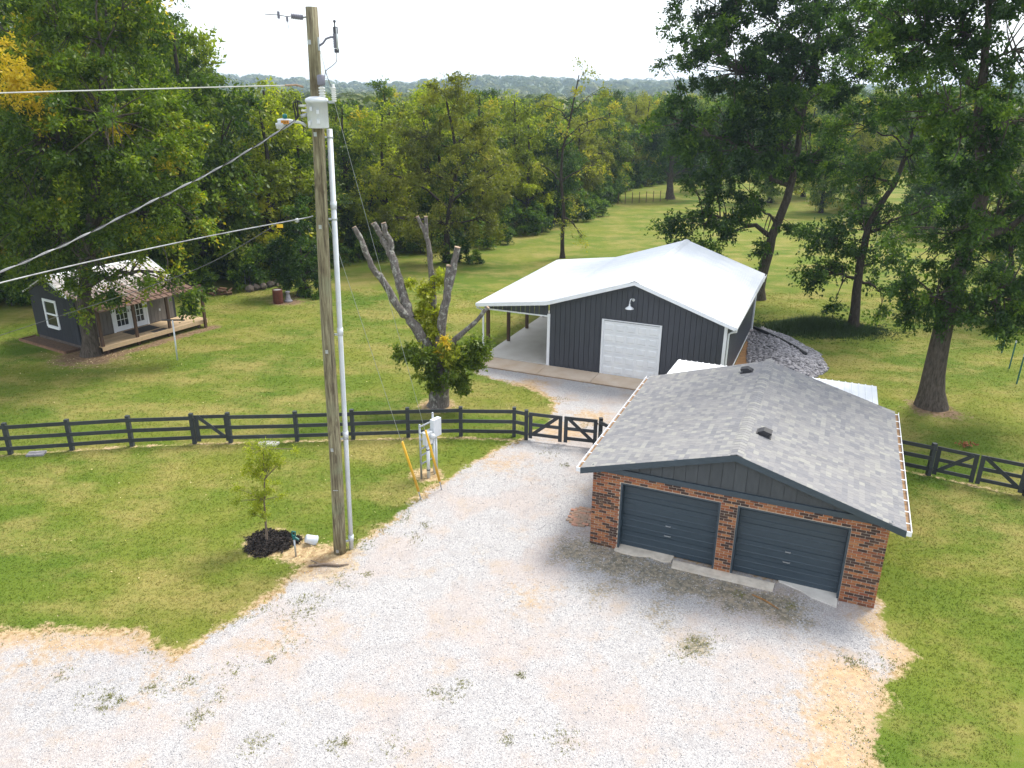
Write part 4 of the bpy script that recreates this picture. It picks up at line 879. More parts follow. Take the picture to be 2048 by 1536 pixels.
# lines leaving the pole
wire('neutral_line', 'pale overhead line leaving the pole just above the transformer', [(607, 174), (570, 171), (300, 178), (0, 186), (-300, 197)], [PY - .05, PY - .1, PY - 1.2, PY - 2.4, PY - 3.5], .013, 'wire_white', 8)
tag(MB().tube([at(607, 174, PY - .08), at(592, 170, PY - .1), at(570, 171, PY - .12)], [.022, .024, .02], 8).build('line_splice', 'cut_wood'), 'tan splice sleeve where the pale line reaches the pole', 'splice')
wire('service_cable', 'twisted service cable drooping from the transformer past the street light', [(590, 240), (575, 252), (440, 335), (300, 405), (150, 480), (0, 545), (-200, 632)], [PY - .4, PY - .5, PY - 1.5, PY - 2.6, PY - 3.8, PY - 5.0, PY - 6.4], .011, 'cable', 3, twist='black_rubber')
wire('telecom_cable', 'grey telephone cable with yellow tag running from halfway up the pole', [(626, 432), (600, 438), (450, 466), (300, 497), (150, 530), (0, 566), (-200, 618)], [PY - .1, PY - .2, PY - 1.4, PY - 2.5, PY - 3.7, PY - 4.8, PY - 6.2], .014, 'cable', 3)
wire('drop_wire', 'thin dark drop wire passing in front of the cabin gable', [(556, 447), (430, 521), (330, 562), (200, 606), (0, 671), (-200, 740)], [PY - .5, PY + .5, PY + 1.2, PY + 2, PY + 3.2, PY + 4.4], .008, 'wire_dark', 2)
p_ = at(560, 450, PY - .52); tag(MB().box(p_ + Vector((0, -.02, -.02)), (.14, .01, .08)).build('cable_tag', 'tag_yellow'), 'small yellow tag hung on the telephone cable', 'tag')
p_ = at(594, 441, PY - .2); tag(MB().lathe([(.01, -.05), (.05, -.03), (.05, .02), (.02, .05)], p_, 12).build('cable_clamp', 'galv', None, True), 'small silver clamp on the telephone cable close to the pole', 'clamp')
# conduit riser
cb, ct = gp(703, 1097), at(659, 258, gp(703, 1097).y - .05); cr = thing('conduit_riser', 'white plastic conduit riser strapped beside the utility pole', 'conduit', cb)
d_ = ct - cb; MB().tube([Vector((0, 0, 0)), d_ * .30, d_ * .62, d_], .062, 14).build('pipe', 'white_plastic', cr, True)
for y in (410, 662, 868, 1075):
    t = (at(680, y, cb.y).z) / ct.z; MB().tube([d_ * (t - .008), d_ * (t + .008)], .074, 14).build('coupling', 'white_plastic', cr, True)
for y in (275, 438, 668, 876, 1080):
    t = at(680, y, cb.y).z / ct.z; p_ = d_ * t; q_ = pt(y) - cb; q_.z = p_.z + .03; e_ = (q_ - p_); e_ = p_ + e_ * max(0, 1 - prad(p_.z) / max(e_.length, .01)); MB().bar(p_, e_, .05, .04).tube([p_ - Vector((0, 0, .02)), p_ + Vector((0, 0, .02))], .072, 12).build('standoff_bracket', 'galv', cr)
# guy wires with yellow guards
for k, (top_, an, tg_, lb) in enumerate((((637, 92), (884, 979), (851, 852), 'beside the meter rack'), ((652, 440), (843, 999), (805, 884), 'nearest the pole on the lawn edge'))):
    A_ = gp(*an); T_ = pt(top_[1]) + Vector((.12, .02, 0)); d_ = T_ - A_
    gw = thing('guy_wire', 'guy wire with long yellow guard anchored ' + lb, 'guy wire', A_)
    MB().tube([Vector((0, 0, -.1)), d_], .0055, 5).build('strand', 'galv', gw)
    u_ = d_.normalized(); MB().tube([u_ * .38, u_ * 2.45], [.042, .034], 10).build('guard', 'yellow_guard', gw, True); MB().tube([u_ * .0 - Vector((0, 0, .05)), u_ * .4], .018, 6).build('anchor_rod', 'galv', gw)

# ------------------------------------------------------------ electric meter rack
L0, R0 = gp(843, 957), gp(868.5, 943); dv = (R0 - L0); u_ = dv.normalized(); n_ = Vector((u_.y, -u_.x, 0)); ln_ = dv.length
mr = thing('meter_rack', 'galvanised rack of electric meter boxes standing on the lawn edge', 'meter rack', L0)
for p, h in ((Vector((0, 0, 0)), at(840.5, 851, L0.y).z), (dv, at(867, 827, R0.y).z)): MB().tube([p, p + Vector((0, 0, h))], .035, 10).lathe([(.04, 0), (.035, .03), (.01, .045)], p + Vector((0, 0, h)), 10).build('upright', 'galv', mr, True)
for z in (.55, .85, 1.08, 1.40, 1.62, 1.86): MB().bar(-u_ * .06 + n_ * .05 + Vector((0, 0, z)), dv + u_ * (.06 if z < 1.5 else .10) + n_ * .05 + Vector((0, 0, z)), .04, .04).build('strut', 'galv', mr)
def obox(c_, w, d, h): return MB().bar(c_ - u_ * w / 2, c_ + u_ * w / 2, d, h)
obox(u_ * (ln_ * .30) + n_ * .15 + Vector((0, 0, 1.42)), .30, .16, .42).build('meter_socket', 'white_plastic', mr)
obox(u_ * (ln_ * .95) + n_ * .15 + Vector((0, 0, 1.66)), .36, .16, .60).build('breaker_box', 'white_plastic', mr)
cm_ = u_ * (ln_ * .45) + n_ * .23 + Vector((0, 0, 1.48)); MB().tube([cm_, cm_ + n_ * .10, cm_ + n_ * .14], [.095, .09, .06], 16).build('meter_dome', 'glass_lens', mr, True)
q_ = u_ * (ln_ * .30) + n_ * .15; MB().tube([q_, q_ + Vector((0, 0, 1.22))], .055, 12).build('conduit', 'white_plastic', mr, True)
for z in (.28, 1.0): MB().tube([q_ + Vector((0, 0, z)), q_ + Vector((0, 0, z + .035))], .063, 12).build('strap', 'dark_metal', mr)
for o_ in (.8, .98): q_ = u_ * (ln_ * o_) + n_ * .13; MB().tube([q_, q_ + Vector((0, 0, 1.38))], .035, 10).build('conduit', 'white_plastic', mr, True)

# ------------------------------------------------------------ small things near the pole
hp = gp(592, 1113); hy = thing('yard_hydrant', 'green headed yard hydrant on a steel pipe by the mulch ring', 'hydrant', hp)
MB().tube([(0, 0, -.05), (0, 0, .55)], .024, 10).build('pipe', 'galv', hy, True)
MB().box((0, 0, .60), (.07, .06, .12)).bar((.02, 0, .60), (.13, -.03, .54), .04, .045).build('spout', 'hydrant_green', hy)
MB().bar((-.04, 0, .62), (-.04, 0, .78), .03, .03, (0, 1, 0)).bar((-.05, 0, .78), (.06, 0, .76), .03, .03).bar((.05, 0, .76), (.045, 0, .64), .025, .025, (0, 1, 0)).build('lever', 'hydrant_green', hy)
bk = thing('white_bucket', 'white plastic bucket tipped over behind the yard hydrant', 'bucket', gp(621, 1090))
o = MB().lathe([(.125, 0), (.13, .02), (.155, .30), (.165, .30), (.165, .32), (.15, .32), (.145, .29), (.12, .03)], n=24).build('pail', 'white_plastic', bk, True); o.location = (0, 0, .13); o.rotation_euler = (R(-20), R(118), 0); o.location = (-.12, .03, .19); o.scale = (.9, .9, .95)
# mulch ring of bark chips
mc = gp(541, 1086); rr_ = RNG; n = 1500; an = rr_.uniform(0, 2 * math.pi, n); rad = .60 * np.sqrt(rr_.uniform(0, 1, n)) * (1 + .16 * np.sin(3 * an + 1) + .10 * np.sin(7 * an)) + np.abs(rr_.normal(size=n)) * .05
dirs = rr_.normal(size=(n, 3)); dirs[:, 2] *= .35; dirs /= np.linalg.norm(dirs, axis=1)[:, None]
base_ = np.stack([mc.x + np.cos(an) * rad * 1.12, mc.y + np.sin(an) * rad, .03 + .07 * np.clip(1 - (rad / .62) ** 2, 0, 1) + rr_.uniform(0, .02, n)], 1)
side = np.cross(dirs, rr_.normal(size=(n, 3))); side /= np.linalg.norm(side, axis=1)[:, None]; ll = rr_.uniform(.03, .08, n)[:, None]; ww = rr_.uniform(.008, .02, n)[:, None]
V = np.stack([base_ - dirs * ll - side * ww, base_ + dirs * ll - side * ww, base_ + dirs * ll + side * ww, base_ - dirs * ll + side * ww], 1).reshape(-1, 3)
mm = tag(nobj('mulch', npmesh('mulch', V, np.arange(len(V)).reshape(-1, 4), 'bark_mulch')), 'dark bark mulch ring round the young sapling', 'mulch', kind='stuff')
MB().lathe([(.50, .004), (.42, .05), (.25, .085), (.01, .09)], mc, 28).build('mulch_bed', 'bark_mulch', mm)
# concrete pieces, stick, dead leaves
o = MB().box((0, 0, .03), (.55, .32, .07)).build('flat_stone', 'stone_grey'); o.location = gp(73, 909); o.rotation_euler = (0, 0, .15); tag(o, 'flat grey stone lying by the fence in front of the cabin', 'stone')
o = MB().prism([(-.35, -.12, 0), (.3, -.15, 0), (.36, .1, 0), (-.05, .16, 0), (-.34, .1, 0)], (0, 0, .07)).build('broken_slab', 'concrete'); o.location = gp(538, 889); tag(o, 'broken concrete slab on the grass close to the walk gate', 'slab')
o = MB().tube([(-.28, .26, .012), (-.05, .02, .03), (.05, -.1, .02), (.2, -.32, .012)], [.02, .025, .022, .012], 7).build('stick', 'clay'); o.location = gp(1533, 1203); tag(o, 'brown stick lying on the gravel before the garage doors', 'stick')
o = MB().tube([(-.5, 0, .03), (-.1, .06, .05), (.3, .02, .04), (.55, .1, .03)], [.03, .04, .03, .012], 7).tube([(-.2, .05, .05), (-.5, .25, .04)], [.025, .012], 6).build('fallen_branch', 'twig'); o.location = gp(655, 1134); tag(o, 'broken branch lying at the foot of the utility pole', 'branch')
tpb = gp(355, 720); tp = thing('clothesline_post', 'slim white clothesline post with dark crossarm on the cabin lawn', 'post', tpb)
d_ = at(345, 640, tpb.y) - tpb; MB().tube([Vector((0, 0, 0)), d_], .035, 10).build('upright', 'white_plastic', tp, True); MB().bar(d_ + Vector((-.45, -.1, .02)), d_ + Vector((.50, .12, -.03)), .05, .06).build('crossarm', 'dark_metal', tp)
bb = thing('burn_barrel', 'rusty ribbed burn barrel by the dark bush at the lawn edge', 'barrel', gp(557, 606))
pr = [(.27, 0), (.285, .02)]
for k in range(1, 9): pr += [(.285, k * .09), (.297, k * .09 + .02), (.285, k * .09 + .04)]
MB().lathe(pr + [(.29, .82), (.27, .83), (.26, .80), (.25, .1)], n=28).build('drum', 'rust', bb, True); MB().lathe([(.255, .78), (.2, .80), (.1, .79), (.01, .81)], n=24).build('ash', 'concrete_pale', bb, True)
bd = thing('garden_pedestal', 'grey fluted stone pedestal beside the rusty barrel', 'pedestal', gp(577, 603))
MB().lathe([(.24, 0), (.24, .07), (.2, .10), (.16, .16), (.12, .34), (.10, .50), (.12, .54), (.15, .57), (.15, .62), (.05, .63)], n=22).build('column', 'stone_grey', bd, True)
# stacked logs and stones along the wood edge
def lump(r, seed, n=1):
    rg = random.Random(seed); mb = MB(); t = (1 + 5 ** .5) / 2
    vs = [(-1, t, 0), (1, t, 0), (-1, -t, 0), (1, -t, 0), (0, -1, t), (0, 1, t), (0, -1, -t), (0, 1, -t), (t, 0, -1), (t, 0, 1), (-t, 0, -1), (-t, 0, 1)]
    fs = [(0, 11, 5), (0, 5, 1), (0, 1, 7), (0, 7, 10), (0, 10, 11), (1, 5, 9), (5, 11, 4), (11, 10, 2), (10, 7, 6), (7, 1, 8), (3, 9, 4), (3, 4, 2), (3, 2, 6), (3, 6, 8), (3, 8, 9), (4, 9, 5), (2, 4, 11), (6, 2, 10), (8, 6, 7), (9, 8, 1)]
    return mb.add([tuple(q / 1.9 * r * rg.uniform(.75, 1.15) for q in v) for v in vs], fs)
for k, (x, y) in enumerate(((500, 583), (513, 580), (527, 578), (541, 574), (553, 571), (562, 566), (574, 562))):
    o = lump(.32, k).build('edge_stone', 'rock_brown'); p = gp(x, y); o.location = (p.x, p.y, .16); o.scale = (1, .8, .85); o.rotation_euler = (0, 0, k * 1.3)
    tag(o, 'brown rock in the row along the wood edge behind the barrel', 'rock', 'rocks along the wood edge')
for k in range(22):
    p = gp(441, 590); row = k // 6; o = MB().tube([(-.22, 0, 0), (.22, 0, .01)], [.06, .055], 7).build('firewood_log', 'firewood'); o.location = (p.x + (k % 6 - 2.5) * .2 + random.uniform(-.08, .08), p.y + random.uniform(-.3, .3), .06 + row * .11); o.rotation_euler = (0, random.uniform(-.3, .3), random.uniform(0, 3.1))
    tag(o, 'split log in the firewood heap at the wood edge behind the cabin porch', 'log', 'logs of the firewood heap')
for k, (x, y, h) in enumerate(((491, 568, 1.55),)):
    p = gp(x, y); tag(MB().bar(p, p + Vector((.03, 0, h)), .04, .04, (0, 1, 0)).build('marker_post', 'galv'), 'slim pale metal post standing at the wood edge above the rocks', 'post')
fl_ = []
for k, (x, y, h) in enumerate(((2033, 768, 1.25), (2018, 737, 1.25), (2003, 706, 1.2), (1992, 680, 1.2))):
    p = gp(x, y); t = thing('steel_fence_post', 'green steel fence post with white tip along the side boundary', 'post', p, 0, 'boundary fence posts'); MB().bar((0, 0, -.1), (.02, 0, h), .045, .04, (0, 1, 0)).build('shaft', 'hydrant_green', t); MB().bar((.02, 0, h), (.023, 0, h + .14), .05, .045, (0, 1, 0)).build('tip', 'white_plastic', t)
for k in range(9):
    p = gp(1222 + k * 14, 409 - k * .8); tag(MB().bar(p, p + Vector((0, 0, 1.25)), .07, .07, (0, 1, 0)).build('pasture_post', 'post_wood'), 'small far fence post at the end of the mown field', 'post', 'far pasture fence posts')
# drain pipe and rock pile by the barn
P_ = [gp(x, y, .32) for x, y in ((1508, 655), (1525, 662), (1560, 678), (1590, 694), (1612, 708))]
tag(MB().tube(P_, .085, 10).build('drain_pipe', 'drain_pipe', None, True), 'black corrugated drain pipe lying across the grey rock pile', 'pipe')
def scatter_lumps(name, pts, sizes, mat, flat=.7, octa=False):
    """many small stones as one mesh"""
    proto = np.array(lump(1.0, 3).v); F = np.array(lump(1.0, 3).f); n = len(pts)
    if octa: proto = np.array([(1, 0, 0), (0, 1, 0), (-1, 0, 0), (0, -1, 0), (0, 0, 1), (0, 0, -1.)]); F = np.array([(0, 1, 4), (1, 2, 4), (2, 3, 4), (3, 0, 4), (1, 0, 5), (2, 1, 5), (3, 2, 5), (0, 3, 5)])
    rg = RNG
    ang = rg.uniform(0, 6.28, n); c_, s_ = np.cos(ang), np.sin(ang); jit = rg.uniform(.7, 1.3, (n, 1, 3)); J = proto[None] * jit * rg.uniform(.85, 1.15, (n, len(proto), 1))
    X = J[:, :, 0] * c_[:, None] - J[:, :, 1] * s_[:, None]; Y = J[:, :, 0] * s_[:, None] + J[:, :, 1] * c_[:, None]
    V = np.stack([X, Y, J[:, :, 2] * flat], -1) * sizes[:, None, None] + pts[:, None, :]
    return nobj(name, npmesh(name, V.reshape(-1, 3), (F[None] + (np.arange(n) * len(proto))[:, None, None]).reshape(-1, 3), mat))
rp = RNG.uniform((10.5, 31.5), (15.2, 40.3), (9000, 2)); sdv = poly_sd(rp, RIPRAP); rp = rp[sdv > 0][:3200]; sdv = poly_sd(rp, RIPRAP)
scl = RNG.uniform(.05, .13, len(rp)); o = scatter_lumps('rock_pile', np.column_stack([rp, np.clip(sdv * .22, 0, .30) + .02 + RNG.uniform(-.02, .03, len(rp))]), scl, 'stone_grey', .55)
tag(o, 'heap of grey slate rock along the shaded side of the barn', 'rock pile', kind='stuff')
rb = MB().prism([(*q, .0) for q in RIPRAP], (0, 0, .05)).build('rock_bed', 'stone_grey', o)
cl = [l2w(BAR, BW + .06, .4, 0), l2w(BAR, BW + 1.0, .2, 0), l2w(BAR, BW + .95, 6.5, 0), l2w(BAR, BW + .3, 9.9, 0), l2w(BAR, BW + .06, 9.9, 0)]
tag(MB().prism(cl, (0, 0, .03)).build('clay_strip', 'clay'), kind='structure')

# ------------------------------------------------------------ vegetation
def unit(a): return a / np.maximum(np.linalg.norm(a, axis=-1, keepdims=True), 1e-9)
def leaves(rg, centres, crad, n_tw, n_lf, size, ctint, flat=.65, droop=.25, trunkpt=None):
    """leaf blades on twigs that fan out of every clump; returns verts, quads, tint, twig ends"""
    nc = len(centres); d = rg.normal(size=(nc, n_tw, 3)); d[..., 2] *= flat; d = unit(d)
    if trunkpt is not None: d = unit(d + .45 * unit(centres - trunkpt)[:, None, :])
    tl = crad[:, None, None] * rg.uniform(.45, 1.1, (nc, n_tw, 1))
    t = rg.uniform(.15, 1, (nc, n_tw, n_lf, 1)); drp = np.zeros(3); drp[2] = -droop
    P = centres[:, None, None] + d[:, :, None] * tl[:, :, None] * t + drp * (t ** 2) * tl[:, :, None] + rg.normal(size=(nc, n_tw, n_lf, 3)) * (.10 * crad[:, None, None, None])
    ax = unit(d[:, :, None] * .6 + rg.normal(size=P.shape) * .7 + drp)
    up = np.zeros(3); up[2] = 1.0
    sd = unit(np.cross(ax, up + rg.normal(size=P.shape) * .55)); l = size * rg.uniform(.6, 1.25, P.shape[:3] + (1,)); w = l * rg.uniform(.42, .6, l.shape)
    nr = np.cross(ax, sd)
    V = np.stack([P, P + ax * l * .5 + sd * w * .5 + nr * l * .07, P + ax * l, P + ax * l * .5 - sd * w * .5 + nr * l * .07], -2).reshape(-1, 3)
    tint = np.clip(ctint[:, None, None] + rg.normal(size=P.shape[:3]) * .13 + rg.normal(size=P.shape[:2])[:, :, None] * .08, 0, 1).ravel()
    return V, np.arange(len(V)).reshape(-1, 4), tint
def curve(p0, p1, bow, n=6):
    m = (p0 + p1) / 2 + bow; t = np.linspace(0, 1, n)[:, None]; return (1 - t) ** 2 * p0 + 2 * t * (1 - t) * m + t * t * p1
class Tubes:
    def __init__(s): s.V = []; s.Q = []; s.n = 0
    def add(s, pts, r, k=6):
        pts = np.asarray(pts, float); r = np.asarray(r, float); d = unit(np.gradient(pts, axis=0)); ref = np.array([.31, .95, .1]) if abs(d[0][2]) > .5 else np.array([0, 0, 1.])
        a = unit(np.cross(d, ref)); b = np.cross(d, a); th = np.linspace(0, 2 * np.pi, k, endpoint=False)
        V = pts[:, None] + (a[:, None] * np.cos(th)[None, :, None] + b[:, None] * np.sin(th)[None, :, None]) * r[:, None, None]; m = len(pts)
        i = np.arange(m - 1)[:, None] * k; j = np.arange(k)[None]; q = np.stack([i + j, i + (j + 1) % k, i + k + (j + 1) % k, i + k + j], -1).reshape(-1, 4)
        s.V.append(V.reshape(-1, 3)); s.Q.append(q + s.n); s.n += m * k
    def mesh(s, name, mat): return npmesh(name, np.concatenate(s.V), np.concatenate(s.Q), mat, smooth=True)
def tree_meshes(seed, trunk, tr, blobs, dens=4.0, crad=.85, n_tw=11, n_lf=22, size=.19, leaf='leaf_green', bark='bark', flare=True, limbs=9, hollow=.55, flat=.65, droop=.25):
    """trunk: points from the base; blobs: (x,y,z,r) or (x,y,z,rx,ry,rz); all relative to the base"""
    rg = np.random.default_rng(seed); trunk = np.array(trunk, float); T = Tubes(); C = []; tb = []
    for b in blobs:
        c = np.array(b[:3]); rr = np.array(b[3:6] if len(b) > 4 else (b[3],) * 3); n = max(2, int(dens * (rr.prod() ** (2 / 3))))
        d = unit(rg.normal(size=(n, 3))); rad = (hollow + (1 - hollow) * rg.uniform(0, 1, (n, 1))) ** .8
        C.append(c + d * rad * rr * .92); tb.append(np.full(n, rg.uniform(.25, .65)))
    C = np.concatenate(C); tb = np.concatenate(tb); keep = C[:, 2] > .25; C = C[keep]; tb = tb[keep]
    # trunk, densely resampled
    s = np.concatenate([[0], np.cumsum(np.linalg.norm(np.diff(trunk, axis=0), axis=1))]); u = np.linspace(0, s[-1], 22)
    tp = np.stack([np.interp(u, s, trunk[:, i]) for i in range(3)], 1); tp[1:-1] += rg.normal(size=(20, 3)) * tr * .06; rad = tr * (1 - .78 * (u / s[-1]) ** .9)
    if flare: rad = rad * (1 + .55 * np.exp(-u / (tr * 1.5)))
    T.add(tp, rad, 12)
    K = min(limbs, len(C)); sel = [int(rg.integers(len(C)))]
    for _ in range(K - 1):
        dd = np.min(np.linalg.norm(C[:, None] - C[sel][None], axis=2), axis=1); sel.append(int(dd.argmax()))
    cent = C[sel].copy()
    for _ in range(3):
        lab = np.linalg.norm(C[:, None] - cent[None], axis=2).argmin(1); cent = np.array([C[lab == k].mean(0) if (lab == k).any() else cent[k] for k in range(K)])
    for k in range(K):
        hd = np.linalg.norm(tp[:, :2] - cent[k][:2], axis=1); want = cent[k][2] - .55 * hd.mean(); lo = tp[-1][2] * .22 if tp[-1][2] > 3 else .2
        i = int(np.abs(tp[:, 2] - max(want, lo)).argmin()); p0 = tp[i]; L = np.linalg.norm(cent[k] - p0)
        path = curve(p0, cent[k], np.array([0, 0, .12 * L]) + rg.normal(size=3) * L * .06, 9); path[1:-1] += rg.normal(size=(7, 3)) * L * .02
        r0 = min(rad[i] * .62, .035 * L + .03); T.add(path, np.linspace(r0, max(.018, r0 * .25), 9), 7)
        for c in C[lab == k]:
            j = int(np.linalg.norm(path[3:] - c, axis=1).argmin()) + 3; j = max(2, j - int(rg.integers(0, 3))); l2 = np.linalg.norm(c - path[j])
            T.add(curve(path[j], c, rg.normal(size=3) * l2 * .12 + np.array([0, 0, .08 * l2]), 5), np.linspace(min(.05, r0 * .4, .016 * l2 + .012), .008, 5), 4)
    cr = crad * rg.uniform(.75, 1.25, len(C)); ct = np.clip(tb + rg.normal(size=len(C)) * .19, 0, .94)
    V, Q, ti = leaves(rg, C, cr, n_tw, n_lf, size, ct, flat, droop, tp[-1] * np.array([1, 1, .6]))
    return T.mesh('trunk', bark), npmesh('crown', V, Q, leaf, ti)
def plant(name, label, cat, base, meshes, group=None, rz=0.0, sc=(1, 1, 1), parts=('trunk', 'crown')):
    t = thing(name, label, cat, base, rz, group); t.scale = sc
    for n, m in zip(parts, meshes): nobj(n, m, t)
    return t
def hero(name, label, base_px, trunk_px, tr, blobs_px, Yoff=0, top_extra=None, **kw):
    """a tree measured off the photograph: trunk rows and foliage masses at its own distance"""
    B = gp(*base_px); Y = B.y; rel = lambda q, dy=0: np.array(at(q[0], q[1], Y + dy) - Vector((B.x, B.y, 0)))
    trunk = [np.array([0, 0, -.1])] + [rel(q, q[2] if len(q) > 2 else 0) for q in trunk_px]
    bl = []
    for q in blobs_px:
        p = rel(q, q[3] if len(q) > 3 else 0); bl.append((*p, q[2] * 1.0, q[2] * 1.0, q[2] * .85))
    return plant(name, label, 'tree', B, tree_meshes(trunk=trunk, tr=tr, blobs=bl, **kw))
# the shade tree by the cabin
shade = hero('shade_tree', 'huge thick-trunked shade tree beside the cabin porch', (183, 709), [(178, 655), (168, 600), (172, 540), (178, 470), (190, 380), (200, 250), (205, 100)], .35,
     [(60, 210, 3.4, 0), (170, 110, 3.6, 1.5), (190, 250, 3.2, -2), (300, 300, 3.0, .5), (90, 360, 3.0, -1), (220, 400, 2.8, -.5), (330, 410, 2.2, .5), (120, 450, 2.2, .5), (20, 440, 2.4, 0), (180, 610, .8, -1.0), (225, 595, .7, -1.3), 
      (300, 545, .8, -1.0), (345, 560, .7, -.8), (385, 572, .5, -.8), (375, 612, .3, -.8), (170, -60, 4.0, 1.0), (20, 60, 3.5, 2.0), (265, 185, 2.6, 1.5), (270, 480, 1.3, -1.0), (150, 560, .9, -1.0), (215, 560, .8, -1.2), (95, 520, .9, 0), (30, 540, 1.1, .8), (200, 520, 1.0, -1)],
     seed=11, leaf='leaf_green', bark='bark', dens=4.2, n_tw=11, n_lf=21, size=.19, limbs=16)
_rg = np.random.default_rng(4); _b = shade.location
_c = np.concatenate([np.array(at(x, y, _b.y - 3.2) - _b) + _rg.normal(size=(n, 3)) * .35 for x, y, n in ((12, 118, 5), (25, 150, 7), (55, 172, 7), (70, 195, 5), (10, 165, 4))])
_v, _q, _t = leaves(_rg, _c, np.full(len(_c), .5), 8, 12, .15, np.full(len(_c), .5), .8, .3); nobj('golden_leaves', npmesh('golden_leaves', _v, _q, 'leaf_gold', _t), shade)
# right hand trees
hero('leaning_tree', 'tall tree with a leaning bare trunk rising behind the barn corner', (1516, 598), [(1520, 560), (1533, 517), (1543, 475), (1570, 410), (1588, 350), (1604, 230), (1630, 150), (1640, 20)], .34,
     [(1390, 75, 2.5, 0), (1345, 250, 1.7, -.5), (1420, 210, 2.6, 0), (1520, 60, 3.0, 1), (1490, 300, 2.6, -1), (1400, 330, 1.8, .5), (1610, 40, 3.0, 0), (1600, 210, 2.6, -1), (1570, 330, 2.0, 1), (1660, 330, 1.7, 0), (1470, 410, 1.6, -1),
      (1360, 460, 1.2, .5), (1430, 465, 1.3, 1), (1690, 130, 2.4, 1), (1500, 180, 2.4, 1.5), (1530, -90, 3.4, 0), (1640, -80, 3.0, 0), (1420, -20, 2.3, 0), (1560, 440, .9, -1), (1450, 120, 2.2, -1), (1560, 140, 2.2, -1.5), (1590, 300, 1.6, -2), (1612, 170, 1.8, -2.2), (1605, 60, 2.0, -2), (1650, 240, 1.8, .5), (1720, 30, 2.2, 0), (1520, 250, 2.0, 1), (1330, 458, .7, .5), (1400, 435, 1.2, .5), (1475, 455, 1.1, -.5), (1505, 400, 1.3, 1), (1440, 375, 1.4, 0), (1520, 490, .7, -.6)],
     seed=21, leaf='leaf_dark', bark='bark', dens=3.9, n_tw=11, n_lf=20, size=.22, limbs=15)
hero('slender_tree', 'slender dark tree standing alone on the lawn between the barn and big oak', (1707, 660), [(1712, 590), (1720, 530), (1738, 450), (1765, 400), (1795, 360), (1820, 280), (1845, 205)], .27,
     [(1700, 545, 1.2, 0), (1645, 520, 1.0, 0), (1770, 555, 1.1, .5), (1670, 455, 1.5, 0), (1630, 570, .5, -.5), (1660, 605, .4, -.5), (1740, 400, 1.6, .8), (1800, 330, 1.9, 0), (1740, 260, 2.0, .5), (1840, 180, 2.1, 0), (1870, 300, 1.6, .5), (1700, 330, 1.4, 0), (1780, 450, 1.2, -.5), (1750, 90, 2.3, .5), (1760, 620, .4, 0), (1680, 500, 1.2, .4), (1745, 500, 1.1, -.5), (1805, 520, 1.0, .4), (1855, 420, 1.2, .6), (1640, 460, 1.0, .8), (1620, 540, .6, 0)],
     seed=31, leaf='leaf_dark', bark='bark_dark', dens=4.6, n_tw=10, n_lf=18, size=.20, limbs=12)
hero('big_oak', 'big thick-trunked oak with root flare between the garage and the lawn gates', (1862, 812), [(1868, 750), (1880, 690), (1893, 630), (1910, 560), (1930, 495), (1953, 445), (1964, 375), (1957, 235), (1969, 120), (1977, 0)], .44,
     [(1880, 60, 2.2, 0), (2000, 90, 2.4, 1), (1830, 210, 1.5, -.5), (2060, 240, 2.4, 0), (1930, 320, 1.5, -1), (1840, 480, 1.3, -.3), (1860, 585, 1.3, -.6), (1960, 590, 1.5, -.8), (2040, 520, 1.8, 0), (1990, 420, 1.6, .8), (1800, 565, .7, 0), (1830, 640, .6, -.5),
      (1970, 655, .8, -.8), (2030, 640, 1.0, -.3), (1900, -100, 2.6, 0), (2050, -100, 2.8, 0), (1780, 20, 1.7, .5), (2120, 420, 2.2, 0), (1900, 440, 1.2, -.8), (2090, 600, 1.4, 0), (1950, 330, 1.2, -1.4), (1900, 605, 1.0, -1.3), (1830, 590, 1.0, -.2), (1965, 630, 1.0, -1.0), (2020, 590, 1.2, -.5), (1800, 600, .6, -.3), (1870, 640, .7, -1.0), (1960, 200, 1.5, -1.5), (1935, 440, 1.0, -1.4), (1905, 530, .9, -1.2), (1820, 110, 1.5, 0), (1940, 0, 2.0, -1), (2030, 330, 1.6, -1)],
     seed=41, leaf='leaf_dark', bark='bark', dens=5.6, n_tw=11, n_lf=20, size=.16, crad=.62, limbs=16)
hero('boundary_tree', 'dark tree close to the green steel fence posts', (2029, 632), [(2027, 590), (2024, 540), (2020, 470), (2030, 380)], .22,
     [(2020, 540, 1.4, 0), (1960, 520, 1.3, 0), (2060, 470, 2, 0), (2000, 420, 2.0, 1), (1950, 640, .9, -1), (2060, 330, 2.2, 0)], seed=51, leaf='leaf_dark', bark='bark_dark', dens=4.2, n_tw=10, n_lf=18, size=.2, limbs=8)
